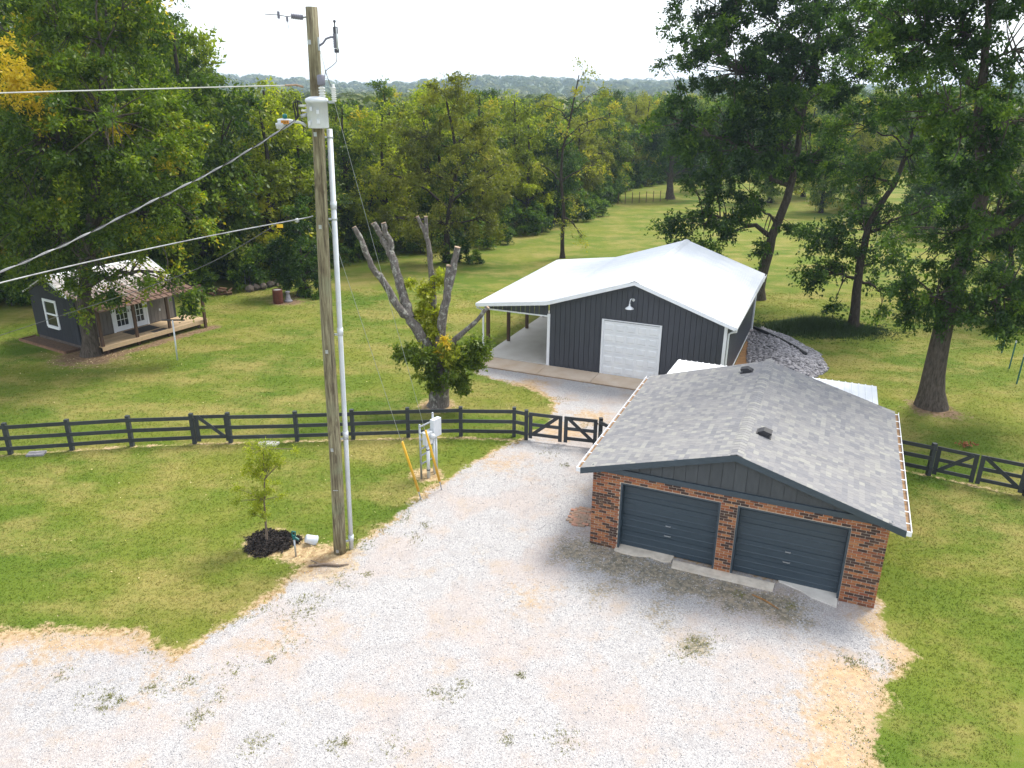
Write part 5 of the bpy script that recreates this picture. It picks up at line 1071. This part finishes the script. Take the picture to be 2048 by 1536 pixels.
# mid field trees
hero('olive_tree', 'broad olive-leaved tree with forked dark trunk in front of the wood', (893, 524), [(893, 480), (897, 430), (905, 380), (915, 330), (905, 260), (890, 190)], .26,
     [(890, 205, 2.0, 0), (830, 270, 2.0, -.5), (950, 260, 2.0, .5), (800, 350, 1.8, 0), (880, 330, 2.2, -1.5), (980, 350, 1.8, 0), (850, 430, 2.0, -.5), (950, 430, 1.9, -.5), (1000, 460, 1.1, 0), (800, 430, 1.3, .5), (870, 480, 1.0, -1), (920, 180, 1.2, 0)],
     seed=61, leaf='leaf_olive', bark='bark_dark', dens=5.2, n_tw=10, n_lf=18, size=.2, limbs=12)
hero('sparse_tree', 'tall thin half-bare tree with ragged top behind the barn roof', (1125, 516), [(1125, 470), (1128, 420), (1122, 360), (1125, 300), (1140, 240), (1158, 150)], .17,
     [(1120, 250, 1.6, 0), (1180, 260, 1.5, .5), (1090, 320, 1.0, 0), (1190, 330, 1.3, 0), (1150, 400, 1.2, -.3), (1180, 190, 1.5, 0), (1100, 200, 1.2, 0), (1160, 470, .7, 0), (1215, 220, 1.1, 0), (1130, 450, .6, 0), (1175, 140, 1.1, 0)],
     seed=71, leaf='leaf_olive', bark='bark_dark', dens=3.4, n_tw=7, n_lf=9, size=.2, limbs=12)
hero('base_bush', 'dense dark bush growing round the foot of the olive-leaved tree', (918, 524), [(918, 505), (918, 490)], .08, [(915, 505, 1.1, -.5), (945, 515, .7, -.5), (905, 520, .8, -.6)], seed=72, leaf='leaf_dark', bark='bark_dark', dens=16, n_tw=10, n_lf=18, size=.17, crad=.4, limbs=4)
hero('cedar_bush', 'tall dark conical bush behind the rusty barrel', (602, 590), [(602, 540), (600, 480), (598, 420)], .13, [(600, 565, 1.0, 0), (590, 530, 1.2, 0), (610, 500, 1.2, 0), (595, 460, 1.0, 0), (600, 420, .8, 0), (560, 545, .7, 0), (555, 500, .8, 0), (630, 540, .8, 0), (580, 580, .7, -.4), (625, 575, .7, -.3)], seed=73, leaf='leaf_dark', bark='bark_dark', dens=13, n_tw=11, n_lf=20, size=.15, crad=.5, limbs=8)
hero('far_field_tree', 'round tree standing by itself at the far end of the mown field', (1340, 398), [(1340, 370), (1342, 340), (1345, 300), (1350, 260)], .45, [(1350, 290, 3.5, 0), (1310, 320, 2.4, 0), (1390, 310, 2.6, 0), (1345, 240, 2.8, 0), (1300, 270, 2, 0)], seed=74, leaf='leaf_dark', bark='bark', dens=3.6, n_tw=10, n_lf=14, size=.3, crad=1.1, limbs=9)
# pollarded tree
SB = gp(876, 811); SY = SB.y
def sp(x, y, dy=0): return np.array(at(640 + x / 3.0725, 420 + y / 3.0725, SY + dy) - Vector((SB.x, SB.y, 0)))
pt_ = thing('pollarded_tree', 'lopped tree with bare sawn limbs and leafy regrowth round its trunk', 'tree', SB)
T = Tubes(); Lm = [([(725, 1215, 0), (735, 1130, 0), (748, 1050, 0), (742, 960, 0)], [.46, .37, .33, .30]), ([(742, 970, 0), (650, 810, -.1), (560, 670, -.2), (500, 610, -.25), (440, 520, -.3), (380, 440, -.35), (330, 365, -.4), (290, 280, -.4), (255, 190, -.4), (210, 105, -.4)], [.27, .22, .19, .15, .14, .13, .115, .105, .10, .085]),
      ([(555, 665, -.2), (525, 560, .1), (490, 430, .3), (455, 320, .5), (420, 245, .6), (370, 160, .7), (328, 80, .7)], [.19, .18, .165, .16, .15, .12, .10]), ([(428, 270, .55), (432, 200, .6), (410, 140, .6), (390, 80, .6)], [.14, .12, .105, .095]),
      ([(735, 960, 0), (712, 800, .4), (706, 600, .6), (690, 390, .8), (680, 280, .9), (655, 160, 1.0), (650, 40, 1.0)], [.22, .18, .14, .115, .105, .09, .07]), ([(652, 150, 1.0), (625, 100, 1.0), (598, 40, 1.0)], [.085, .075, .065]),
      ([(752, 980, 0), (742, 800, -.2), (760, 640, -.2), (785, 500, -.1), (815, 360, 0), (845, 228, 0)], [.25, .19, .17, .16, .14, .115]), ([(778, 520, -.1), (785, 430, -.05), (792, 340, -.05)], [.14, .12, .105]),
      ([(760, 1000, 0), (800, 890, -.3), (828, 805, -.5), (900, 745, -.6), (965, 680, -.7), (1032, 598, -.8)], [.19, .14, .11, .095, .08, .07])]
for q, r in Lm:
    P_ = np.array([sp(*k) for k in q]); P_[1:-1] += RNG.normal(size=(len(P_) - 2, 3)) * .03; m_ = np.linspace(0, len(P_) - 1, (len(P_) - 1) * 3 + 1); ii = np.arange(len(P_))
    PP = np.stack([np.interp(m_, ii, P_[:, k]) for k in range(3)], 1); PP[1:-1] += RNG.normal(size=(len(PP) - 2, 3)) * .018; T.add(PP, np.interp(m_, ii, r) * RNG.uniform(.9, 1.1, len(PP)), 12)
nobj('trunk', T.mesh('trunk', 'bark_grey'), pt_)
for q, r in Lm[1:]:
    e_ = Vector(sp(*q[-1])); d_ = (e_ - Vector(sp(*q[-2]))).normalized(); MB().tube([e_ - d_ * .02, e_ + d_ * .012], r[-1] * 1.0, 12).build('cut_end', 'cut_wood', pt_)
rg = np.random.default_rng(5)
def shoots(spec, tint, crad=.38, n_tw=9, n_lf=16, size=.15):
    C = np.concatenate([sp(x, y, dy) + unit(rg.normal(size=(n, 3))) * rg.uniform(.2, 1, (n, 1)) * r for x, y, dy, r, n in spec]); return leaves(rg, C, crad * rg.uniform(.7, 1.2, len(C)), n_tw, n_lf, size, np.full(len(C), tint) + rg.normal(size=len(C)) * .15, .8, .3)
V, Q, ti = shoots([(640, 880, -.5, .6, 10), (560, 870, -.3, .5, 6), (480, 880, -.2, .35, 4), (700, 900, -.7, .5, 7), (650, 1000, -.6, .5, 5), (830, 1000, -.6, .7, 11), (900, 900, -.5, .7, 10), (960, 860, -.4, .5, 9), (1010, 870, -.4, .35, 4), (860, 1070, -.5, .4, 6), (700, 1080, -.7, .3, 3)], .45)
nobj('regrowth', npmesh('regrowth', V, Q, 'leaf_regrowth', ti), pt_)
V, Q, ti = shoots([(640, 600, .3, .5, 10), (660, 480, .5, .45, 9), (720, 400, .6, .3, 5), (560, 440, .4, .15, 2), (640, 760, .2, .45, 10), (590, 660, .1, .35, 6), (720, 640, .3, .3, 5), (770, 840, -.5, .35, 7), (800, 900, -.7, .3, 5), (700, 730, 0, .3, 5)], .55, .33, 8, 13)
nobj('young_shoots', npmesh('young_shoots', V, Q, 'leaf_lime', ti), pt_)
V, Q, ti = shoots([(770, 800, -.7, .22, 4), (740, 880, -.8, .2, 3)], .5, .25, 7, 9, .11)
nobj('golden_leaves', npmesh('golden_leaves', V, Q, 'leaf_gold', ti), pt_)
# sapling in the mulch ring
B = gp(534, 1086); rel = lambda x, y, dy=0: np.array(at(x, y, B.y + dy) - Vector((B.x, B.y, 0)))
tk = Tubes(); sgp = np.array([[0, 0, -.03], rel(531, 1040), rel(528, 1000), rel(529, 960), rel(526, 900)]); tk.add(sgp, [.035, .028, .022, .015, .006], 8)
rg = np.random.default_rng(9); C = []
for x, y, dy, r, n in ((520, 905, 0, .25, 9), (545, 900, .1, .22, 6), (512, 925, -.1, .28, 11), (535, 930, 0, .26, 11), (520, 955, 0, .28, 13), (524, 980, -.1, .2, 9), (515, 1005, -.05, .22, 10), (520, 1025, -.05, .2, 10), (560, 915, .1, .15, 3), (490, 985, -.1, .18, 3), (478, 980, -.1, .12, 2), (585, 908, .1, .12, 2), (560, 1000, 0, .2, 2), (500, 890, 0, .15, 2)):
    c_ = rel(x, y, dy); cc = c_ + rg.normal(size=(n, 3)) * r * .6; C.append(cc)
    for q in cc: tk.add(curve(sgp[min(4, max(1, int(np.abs(sgp[:, 2] - q[2] + .25).argmin())))], q, np.array([0, 0, .05]), 5), np.linspace(.008, .003, 5), 4)
C = np.concatenate(C); V, Q, ti = leaves(rg, C, np.full(len(C), .19), 8, 13, .05, np.clip(rg.normal(size=len(C)) * .2 + .4, 0, 1), .8, .2)
plant('sapling', 'slim young sapling with airy yellow-green leaves in the mulch ring', 'tree', B, (tk.mesh('trunk', 'twig'), npmesh('crown', V, Q, 'leaf_sapling', ti)))

# woodland: six kinds of tree, each tree of the wood an object of its own
def kind(seed, H, rw, leaf, low=.12, bark='bark_dark', dens=4.3, size=.25, n_lf=16):
    rg_ = random.Random(seed); bl = []
    for k in range(12):
        t = (k + .5) / 12; z = H * (low + (1 - low) * t) - .6; rr = rw * (1 - .55 * abs(t - .45) ** 1.3 * 1.9); an_ = k * 2.4 + rg_.uniform(-.4, .4); o_ = rr * .55
        bl.append((math.cos(an_) * o_, math.sin(an_) * o_, z, max(.9, rr * rg_.uniform(.55, .75))))
    return tree_meshes(seed, [(0, 0, -.1), (.1, 0, H * .35), (-.1, .15, H * .65), (0, 0, H * .95)], .12 + H * .012, bl, dens=dens, crad=1.0, n_tw=9, n_lf=n_lf, size=size, leaf=leaf, bark=bark, limbs=9)
KIN = {'green': kind(101, 12, 3.0, 'leaf_green'), 'tall': kind(102, 17, 3.8, 'leaf_green', dens=3.6), 'yellow': kind(103, 11, 2.8, 'leaf_yellow'), 'olive': kind(104, 11.5, 2.7, 'leaf_olive', dens=4.0), 'dark': kind(105, 10, 2.8, 'leaf_dark'), 'shrub': tree_meshes(106, [(0, 0, -.05), (0, 0, .8), (.1, 0, 1.6)], .05, [(0, 0, 1.1, 1.0), (.7, .2, .9, .8), (-.6, -.2, .9, .8), (.1, .5, 1.7, .7)], dens=9, crad=.5, n_tw=9, n_lf=15, size=.17, leaf='leaf_dark', bark='bark_dark', limbs=5)}
NAT = {'green': 12.0, 'tall': 17.0, 'yellow': 11.0, 'olive': 11.5, 'dark': 10.0}
WL_ = {'green': 'mid-green broadleaf tree in the wood along the lawn', 'tall': 'very tall green tree in the wood behind the cabin', 'yellow': 'yellow-green tree turning colour in the wood along the lawn', 'olive': 'olive-brown tree in the wood along the lawn', 'dark': 'low dark-leaved tree in the wood along the lawn'}
AD = {'green': 'mid-green', 'tall': 'very tall green', 'yellow': 'yellow-green', 'olive': 'olive-brown', 'dark': 'low dark'}
GN = {'green': 'green trees of the wood', 'tall': 'tall trees behind the cabin', 'yellow': 'yellow-green trees of the wood', 'olive': 'olive trees of the wood', 'dark': 'dark trees of the wood'}
rw = random.Random(3); taken = []
EDGE = [(-46, 36), (-33, 42.5), (-27, 44.5), (-20.5, 46.8), (-16, 49.6), (-11.5, 57.5), (-2.5, 64), (3, 72), (8, 84), (12.5, 101), (20, 113), (32, 122), (60, 135), (95, 150)]
def along(off, step):
    out = []
    for (x0, y0), (x1, y1) in zip(EDGE, EDGE[1:]):
        L = math.hypot(x1 - x0, y1 - y0); n_ = max(1, int(L / step)); nx_, ny_ = -(y1 - y0) / L, (x1 - x0) / L
        for k in range(n_):
            t = (k + rw.uniform(.2, .8)) / n_; out.append((x0 + (x1 - x0) * t + nx_ * (off + rw.uniform(-1.2, 1.2)), y0 + (y1 - y0) * t + ny_ * (off + rw.uniform(-1.2, 1.2))))
    return out
def want_h(x, y):
    px = 1024 + FPX * x / (y * math.cos(PITCH) + CAM_H * .9 * math.sin(PITCH) * .1); f = lambda p: np.interp(p, [-200, 250, 330, 400, 450, 500, 560, 640, 760, 900, 1000, 1100, 1250, 1400, 2000], [21, 20, 18, 16.2, 14.4, 12.4, 11.8, 12.0, 12.1, 11.7, 11.3, 11.4, 11.8, 13, 14])
    return float(f(px)), px
for off, step in ((1.2, 4.2), (5.5, 4.6), (10.5, 5.5), (16.5, 7.0), (24, 9.0), (34, 12)):
    for x, y in along(off, step):
        if y < 30 or abs(x) > y * .78 + 8: continue
        if any((x - a) ** 2 + (y - b_) ** 2 < 5.5 for a, b_ in taken): continue
        taken.append((x, y)); h, px = want_h(x, y); h *= rw.uniform(.88, 1.06) * (.92 if off < 2 else 1)
        if px < 420: kd = rw.choice(('tall', 'tall', 'green', 'tall'))
        elif px < 700: kd = rw.choice(('yellow', 'green', 'yellow', 'dark' if off < 2 else 'yellow'))
        elif px < 1100: kd = rw.choice(('yellow', 'olive', 'green', 'yellow'))
        else: kd = rw.choice(('green', 'dark', 'olive', 'green'))
        s = h / NAT[kd]; ws = s * rw.uniform(.9, 1.15) if kd != 'tall' else s * rw.uniform(.85, 1.1)
        zn = 'behind the cabin' if px < 330 else 'behind the barrel and bush' if px < 560 else 'behind the utility pole' if px < 760 else 'behind the forked olive tree' if px < 1040 else 'near the half-bare tree' if px < 1230 else 'past the field'
        rwp = 'front edge of the wood' if off < 2 else 'second rank of the wood' if off < 8 else 'depth of the wood'
        plant('woodland_tree', f'{AD[kd]} tree in the {rwp} {zn}', 'tree', (x, y, 0), KIN[kd], f'{kd} trees, {rwp} {zn}', rw.uniform(0, 6.28), (ws, ws, s))
for x, y in along(-.6, 2.0) + along(1.4, 2.6):
    if y < 40 or abs(x) > y * .72 + 4 or y > 112 or rw.random() < .12 or (x + 13.1) ** 2 + (y - 46.3) ** 2 < 2: continue
    s = rw.uniform(.7, 1.25); px = want_h(x, y)[1]; zn = 'behind the cabin' if px < 330 else 'by the rocks and barrel' if px < 560 else 'behind the utility pole' if px < 760 else 'behind the forked olive tree' if px < 1040 else 'past the half-bare tree'
    plant('woodland_shrub', f'dark leafy shrub in the undergrowth {zn}', 'shrub', (x, y, 0), KIN['shrub'], f'undergrowth shrubs {zn}', rw.uniform(0, 6.28), (s * 1.2, s * 1.2, s))
# trees beyond the field on the right
for x, y, kd, h in ((30, 92, 'green', 12), (38, 86, 'olive', 11), (45, 80, 'green', 13), (37, 70, 'dark', 8), (52, 72, 'green', 12), (46, 60, 'dark', 11), (56, 55, 'green', 13), (27, 104, 'dark', 11), (35, 56, 'olive', 7), (41, 48, 'green', 11), (33, 43, 'dark', 9), (48, 44, 'tall', 15), (33, 84, 'green', 10), (41, 92, 'green', 12), (50, 88, 'olive', 11), (58, 82, 'green', 13), (40, 76, 'dark', 7), (47, 70, 'green', 10), (62, 66, 'green', 13), (54, 62, 'olive', 9), (36, 98, 'olive', 11)):
    s = h / NAT[kd]; plant('field_tree', {'green': 'mid-green tree past the mown field beyond the big oak', 'olive': 'olive tree past the mown field beyond the slender tree', 'dark': 'dark bushy tree past the mown field near the boundary', 'tall': 'very tall tree outside the side boundary posts'}[kd], 'tree', (x, y, 0), KIN[kd], {'green': 'green trees past the field', 'olive': 'olive trees past the field', 'dark': 'dark trees past the field', 'tall': 'tall boundary trees'}[kd], rw.uniform(0, 6.28), (s, s, s))
# far woods and wooded hills: one mass of crowns
rg = np.random.default_rng(77); n = 4600; ang = rg.uniform(-.80, .80, n); dist = 150 + (rg.uniform(0, 1, n) ** 1.4) * 1700
X, Y = np.sin(ang) * dist, np.cos(ang) * dist
keep = ~((X > 14) & (X < 90) & (Y < 200) & (np.abs(X / Y - .28) < .16)); X, Y, dist = X[keep], Y[keep], dist[keep]; n = len(X)
sz = rg.uniform(.75, 1.25, n) * np.interp(dist, [150, 400, 1850], [4.2, 5.5, 12]); Z = np.where(dist > 420, hill_h(X, Y), 0) + sz * .75 + np.interp(dist, [150, 300, 600], [3.2, 2.2, .5])
nl = 38; d = unit(rg.normal(size=(n, nl, 3))); d[..., 2] = np.abs(d[..., 2]) * .9; P = np.stack([X, Y, Z], -1)[:, None] + d * sz[:, None, None] * np.array([1, 1, .8]) * rg.uniform(.7, 1.05, (n, nl, 1))
s1 = unit(np.cross(d, rg.normal(size=d.shape))); s2 = np.cross(d, s1); w_ = sz[:, None, None] * rg.uniform(.18, .36, (n, nl, 1))
V = np.stack([P - s1 * w_, P - s2 * w_ * .8, P + s1 * w_, P + s2 * w_ * .8], -2).reshape(-1, 3)
ti = np.repeat(rg.uniform(0, 1, n), nl) * .7 + rg.uniform(0, .3, n * nl)
tag(nobj('far_woodland', npmesh('far_woodland', V, np.arange(len(V)).reshape(-1, 4), 'leaf_far', ti)), 'hazy mass of far woods and wooded hills along the horizon', 'woods', kind='stuff')

# ------------------------------------------------------------ grass, weeds, loose stones, fallen leaves
def rects_mask(P):
    bad = np.zeros(len(P), bool)
    for f, a0, a1, b0, b1 in ((GAR, -.05, GW + .05, 0, GL), (BAR, -WL + .1, BW + 1.0, -1.35, BLN), (CAB, -1, CL + .65, -DP - .05, CD + .2)):
        q = tolocal(P, f); bad |= (q[:, 0] > a0) & (q[:, 0] < a1) & (q[:, 1] > b0) & (q[:, 1] < b1)
    return bad | (poly_sd(P, RIPRAP) > -.1)
def blades(name, P, hgt, wid, mat, label, cat, nb=3):
    n = len(P); rg_ = RNG; an_ = rg_.uniform(0, 6.28, (n, nb)); ln_ = rg_.uniform(.3, 1.1, (n, nb)) * hgt[:, None]; c_, s_ = np.cos(an_), np.sin(an_); lean = rg_.uniform(.15, .9, (n, nb)) * hgt[:, None]
    b0 = np.stack([P[:, 0, None] + rg_.normal(size=(n, nb)) * wid[:, None] * 1.2, P[:, 1, None] + rg_.normal(size=(n, nb)) * wid[:, None] * 1.2, np.zeros((n, nb))], -1)
    sv = np.stack([-s_, c_, np.zeros_like(c_)], -1) * wid[:, None, None] * .5; tipv = b0 + np.stack([c_ * lean, s_ * lean, ln_], -1)
    V = np.stack([b0 - sv, b0 + sv, tipv], -2).reshape(-1, 3); return tag(nobj(name, npmesh(name, V, np.arange(len(V)).reshape(-1, 3), mat)), label, cat, kind='stuff')
zones = [((-20, 11), (20, 18), 420, .040, .013), ((-20, 18), (22, 26.5), 330, .040, .015), ((-25, 26.5), (27, 36), 120, .042, .024), ((-27, 36), (28, 48), 60, .045, .035)]
PP, HH, WW = [], [], []
for (x0, y0), (x1, y1), dn, h_, w_ in zones:
    n = int((x1 - x0) * (y1 - y0) * dn * .8); q = RNG.uniform((x0, y0), (x1, y1), (n, 2)); q = q[np.abs(q[:, 0]) < q[:, 1] * .72 + 1.5]; sd_, di_, dr_, mo_, li_ = lawn_fields(q)
    k = (sd_ + RNG.normal(size=len(q)) * .10 < -.24) & (di_ + RNG.normal(size=len(q)) * .22 < .55) & ~rects_mask(q); q = q[k]; PP.append(q); HH.append(np.full(len(q), h_) * RNG.uniform(.6, 1.2, len(q))); WW.append(np.full(len(q), w_))
q = RNG.uniform((-18, 10.5), (9, 27), (90000, 2)); q = q[np.abs(q[:, 0]) < q[:, 1] * .72 + 1.5]; sd_ = lawn_fields(q)[0]; nz = np.sin(q[:, 0] * 3.1 + np.sin(q[:, 1] * 2.3) * 2) * np.sin(q[:, 1] * 2.7 + np.sin(q[:, 0] * 1.7) * 2)
q = q[(sd_ > -.35) & (sd_ < .12 + .35 * nz) & (RNG.uniform(0, 1, len(q)) < .3 + .5 * nz) & ~rects_mask(q)]; PP.append(q); HH.append(RNG.uniform(.03, .06, len(q))); WW.append(np.full(len(q), .016))
blades('lawn_grass', np.concatenate(PP), np.concatenate(HH), np.concatenate(WW), 'grass', 'short mown grass covering the lawn', 'grass')
# shaggy uncut grass by the slender tree
q = gp(1610, 660); mpt = np.array([q.x + .7, q.y + .1]) + RNG.normal(size=(7000, 2)) * np.array([1.7, .75]); mh = .75 * np.exp(-((mpt[:, 0] - q.x - .7) ** 2 / 5 + (mpt[:, 1] - q.y - .1) ** 2 / 1.1)) + .08
M['tall_grass'] = simple('tall_grass', (.045, .085, .014), (.03, .06, .01), .9, 3.0)  # shade of the trees over the mound is mixed into this green
blades('tall_grass', mpt, mh, np.full(len(mpt), .035), 'tall_grass', 'mound of shaggy dark uncut grass beside the rock pile', 'grass', 4)
# weeds in the gravel
wp = [(205, 1415), (190, 1390), (125, 1350), (305, 1300), (300, 1377), (330, 1372), (380, 1362), (240, 1400), (216, 1393), (385, 1440), (500, 1490), (525, 1487), (665, 1490), (690, 1485), (785, 1490), (600, 1200), (640, 1195), (620, 1220), (585, 1225), (605, 1235), (680, 1150), (735, 1150), (690, 1170), (850, 1050), (830, 1075), (925, 1370), (900, 1395), (870, 1385), (1015, 1480), (1120, 1470), (1130, 1485), (1040, 1350), (1390, 1280), (1375, 1295), (1405, 1300), (1360, 1310), (1420, 1285), (1710, 1320), (1700, 1325), (1720, 1330), (1580, 1210), (1480, 1190), (1690, 1440), (1130, 930), (1100, 905), (1120, 800), (1170, 850), (1200, 845), (400, 1430), (440, 1390), (470, 1340), (540, 1320), (570, 1290)]
q = np.concatenate([np.array(gp(*p)[:2]) + RNG.normal(size=(34, 2)) * RNG.uniform(.06, .22) for p in wp])
M['weed'] = simple('weed', (.23, .22, .06), (.15, .16, .04), .9, 2.0)
blades('gravel_weeds', q, RNG.uniform(.02, .06, len(q)), np.full(len(q), .014), 'weed', 'scattered weed tufts growing through the gravel drive', 'weeds', 4)
q = RNG.uniform((-18, 9.5), (9, 24), (60000, 2)); q = q[np.abs(q[:, 0]) < q[:, 1] * .72 + 1]; sd_, di_, dr_, mo_, li_ = lawn_fields(q); q = q[(sd_ > .0) & ~rects_mask(q)][:14000]
tag(scatter_lumps('loose_gravel', np.column_stack([q, np.full(len(q), .006)]), RNG.uniform(.008, .018, len(q)), 'gravel_stone', .7, True), 'loose pale limestone chips strewn over the gravel drive', 'gravel', kind='stuff')
q = np.concatenate([RNG.uniform((-24, 27), (2, 46), (420, 2)), np.array(gp(183, 712)[:2]) + RNG.normal(size=(500, 2)) * 1.2, np.array(gp(640, 1125)[:2]) + RNG.normal(size=(160, 2)) * .45, RNG.uniform((-14, 13), (-3, 25), (110, 2))]); q = q[(lawn_fields(q)[0] < -.1) & ~rects_mask(q)]
n = len(q); d = unit(RNG.normal(size=(n, 3)) * np.array([1, 1, .3])); s_ = unit(np.cross(d, np.array([0, 0, 1.]) + RNG.normal(size=(n, 3)) * .3)); P = np.column_stack([q, np.full(n, .05)]); l = RNG.uniform(.03, .07, (n, 1))
V = np.stack([P, P + d * l * .5 + s_ * l * .3, P + d * l, P + d * l * .5 - s_ * l * .3], 1).reshape(-1, 3)
tag(nobj('fallen_leaves', npmesh('fallen_leaves', V, np.arange(len(V)).reshape(-1, 4), 'litter')), 'pale fallen leaves scattered over the lawn', 'leaves', kind='stuff')
lf = gp(1933, 893); q = np.array(lf[:2]) + RNG.normal(size=(60, 2)) * np.array([.16, .07]); n = 60; d = unit(RNG.normal(size=(n, 3))); s_ = unit(np.cross(d, RNG.normal(size=(n, 3)))); P = np.column_stack([q, RNG.uniform(.05, .13, n)]); l = np.full((n, 1), .11)
V = np.stack([P, P + d * l * .5 + s_ * l * .3, P + d * l, P + d * l * .5 - s_ * l * .3], 1).reshape(-1, 3)
tag(nobj('dead_leaf_cluster', npmesh('dead_leaf_cluster', V, np.arange(len(V)).reshape(-1, 4), 'dead_leaf')), 'cluster of rust-brown dead leaves on the grass near the lawn gates', 'leaves', kind='stuff')

# ------------------------------------------------------------ summer haze: one even body of air round everything
hz = MB().b2((-2760, -2760, -1.5), (2760, 2760, 80)).build('haze', 'galv'); hz.data.materials.clear()
hm = bpy.data.materials.new('haze'); hm.use_nodes = True; nt = hm.node_tree
for n_ in list(nt.nodes): nt.nodes.remove(n_)
pv = N(nt, 'ShaderNodeVolumePrincipled'); pv.inputs['Color'].default_value = (.62, .80, 1.0, 1); pv.inputs['Density'].default_value = .00034; pv.inputs['Anisotropy'].default_value = .2
nt.links.new(pv.outputs[0], N(nt, 'ShaderNodeOutputMaterial').inputs['Volume']); hz.data.materials.append(hm); tag(hz, kind='stuff')
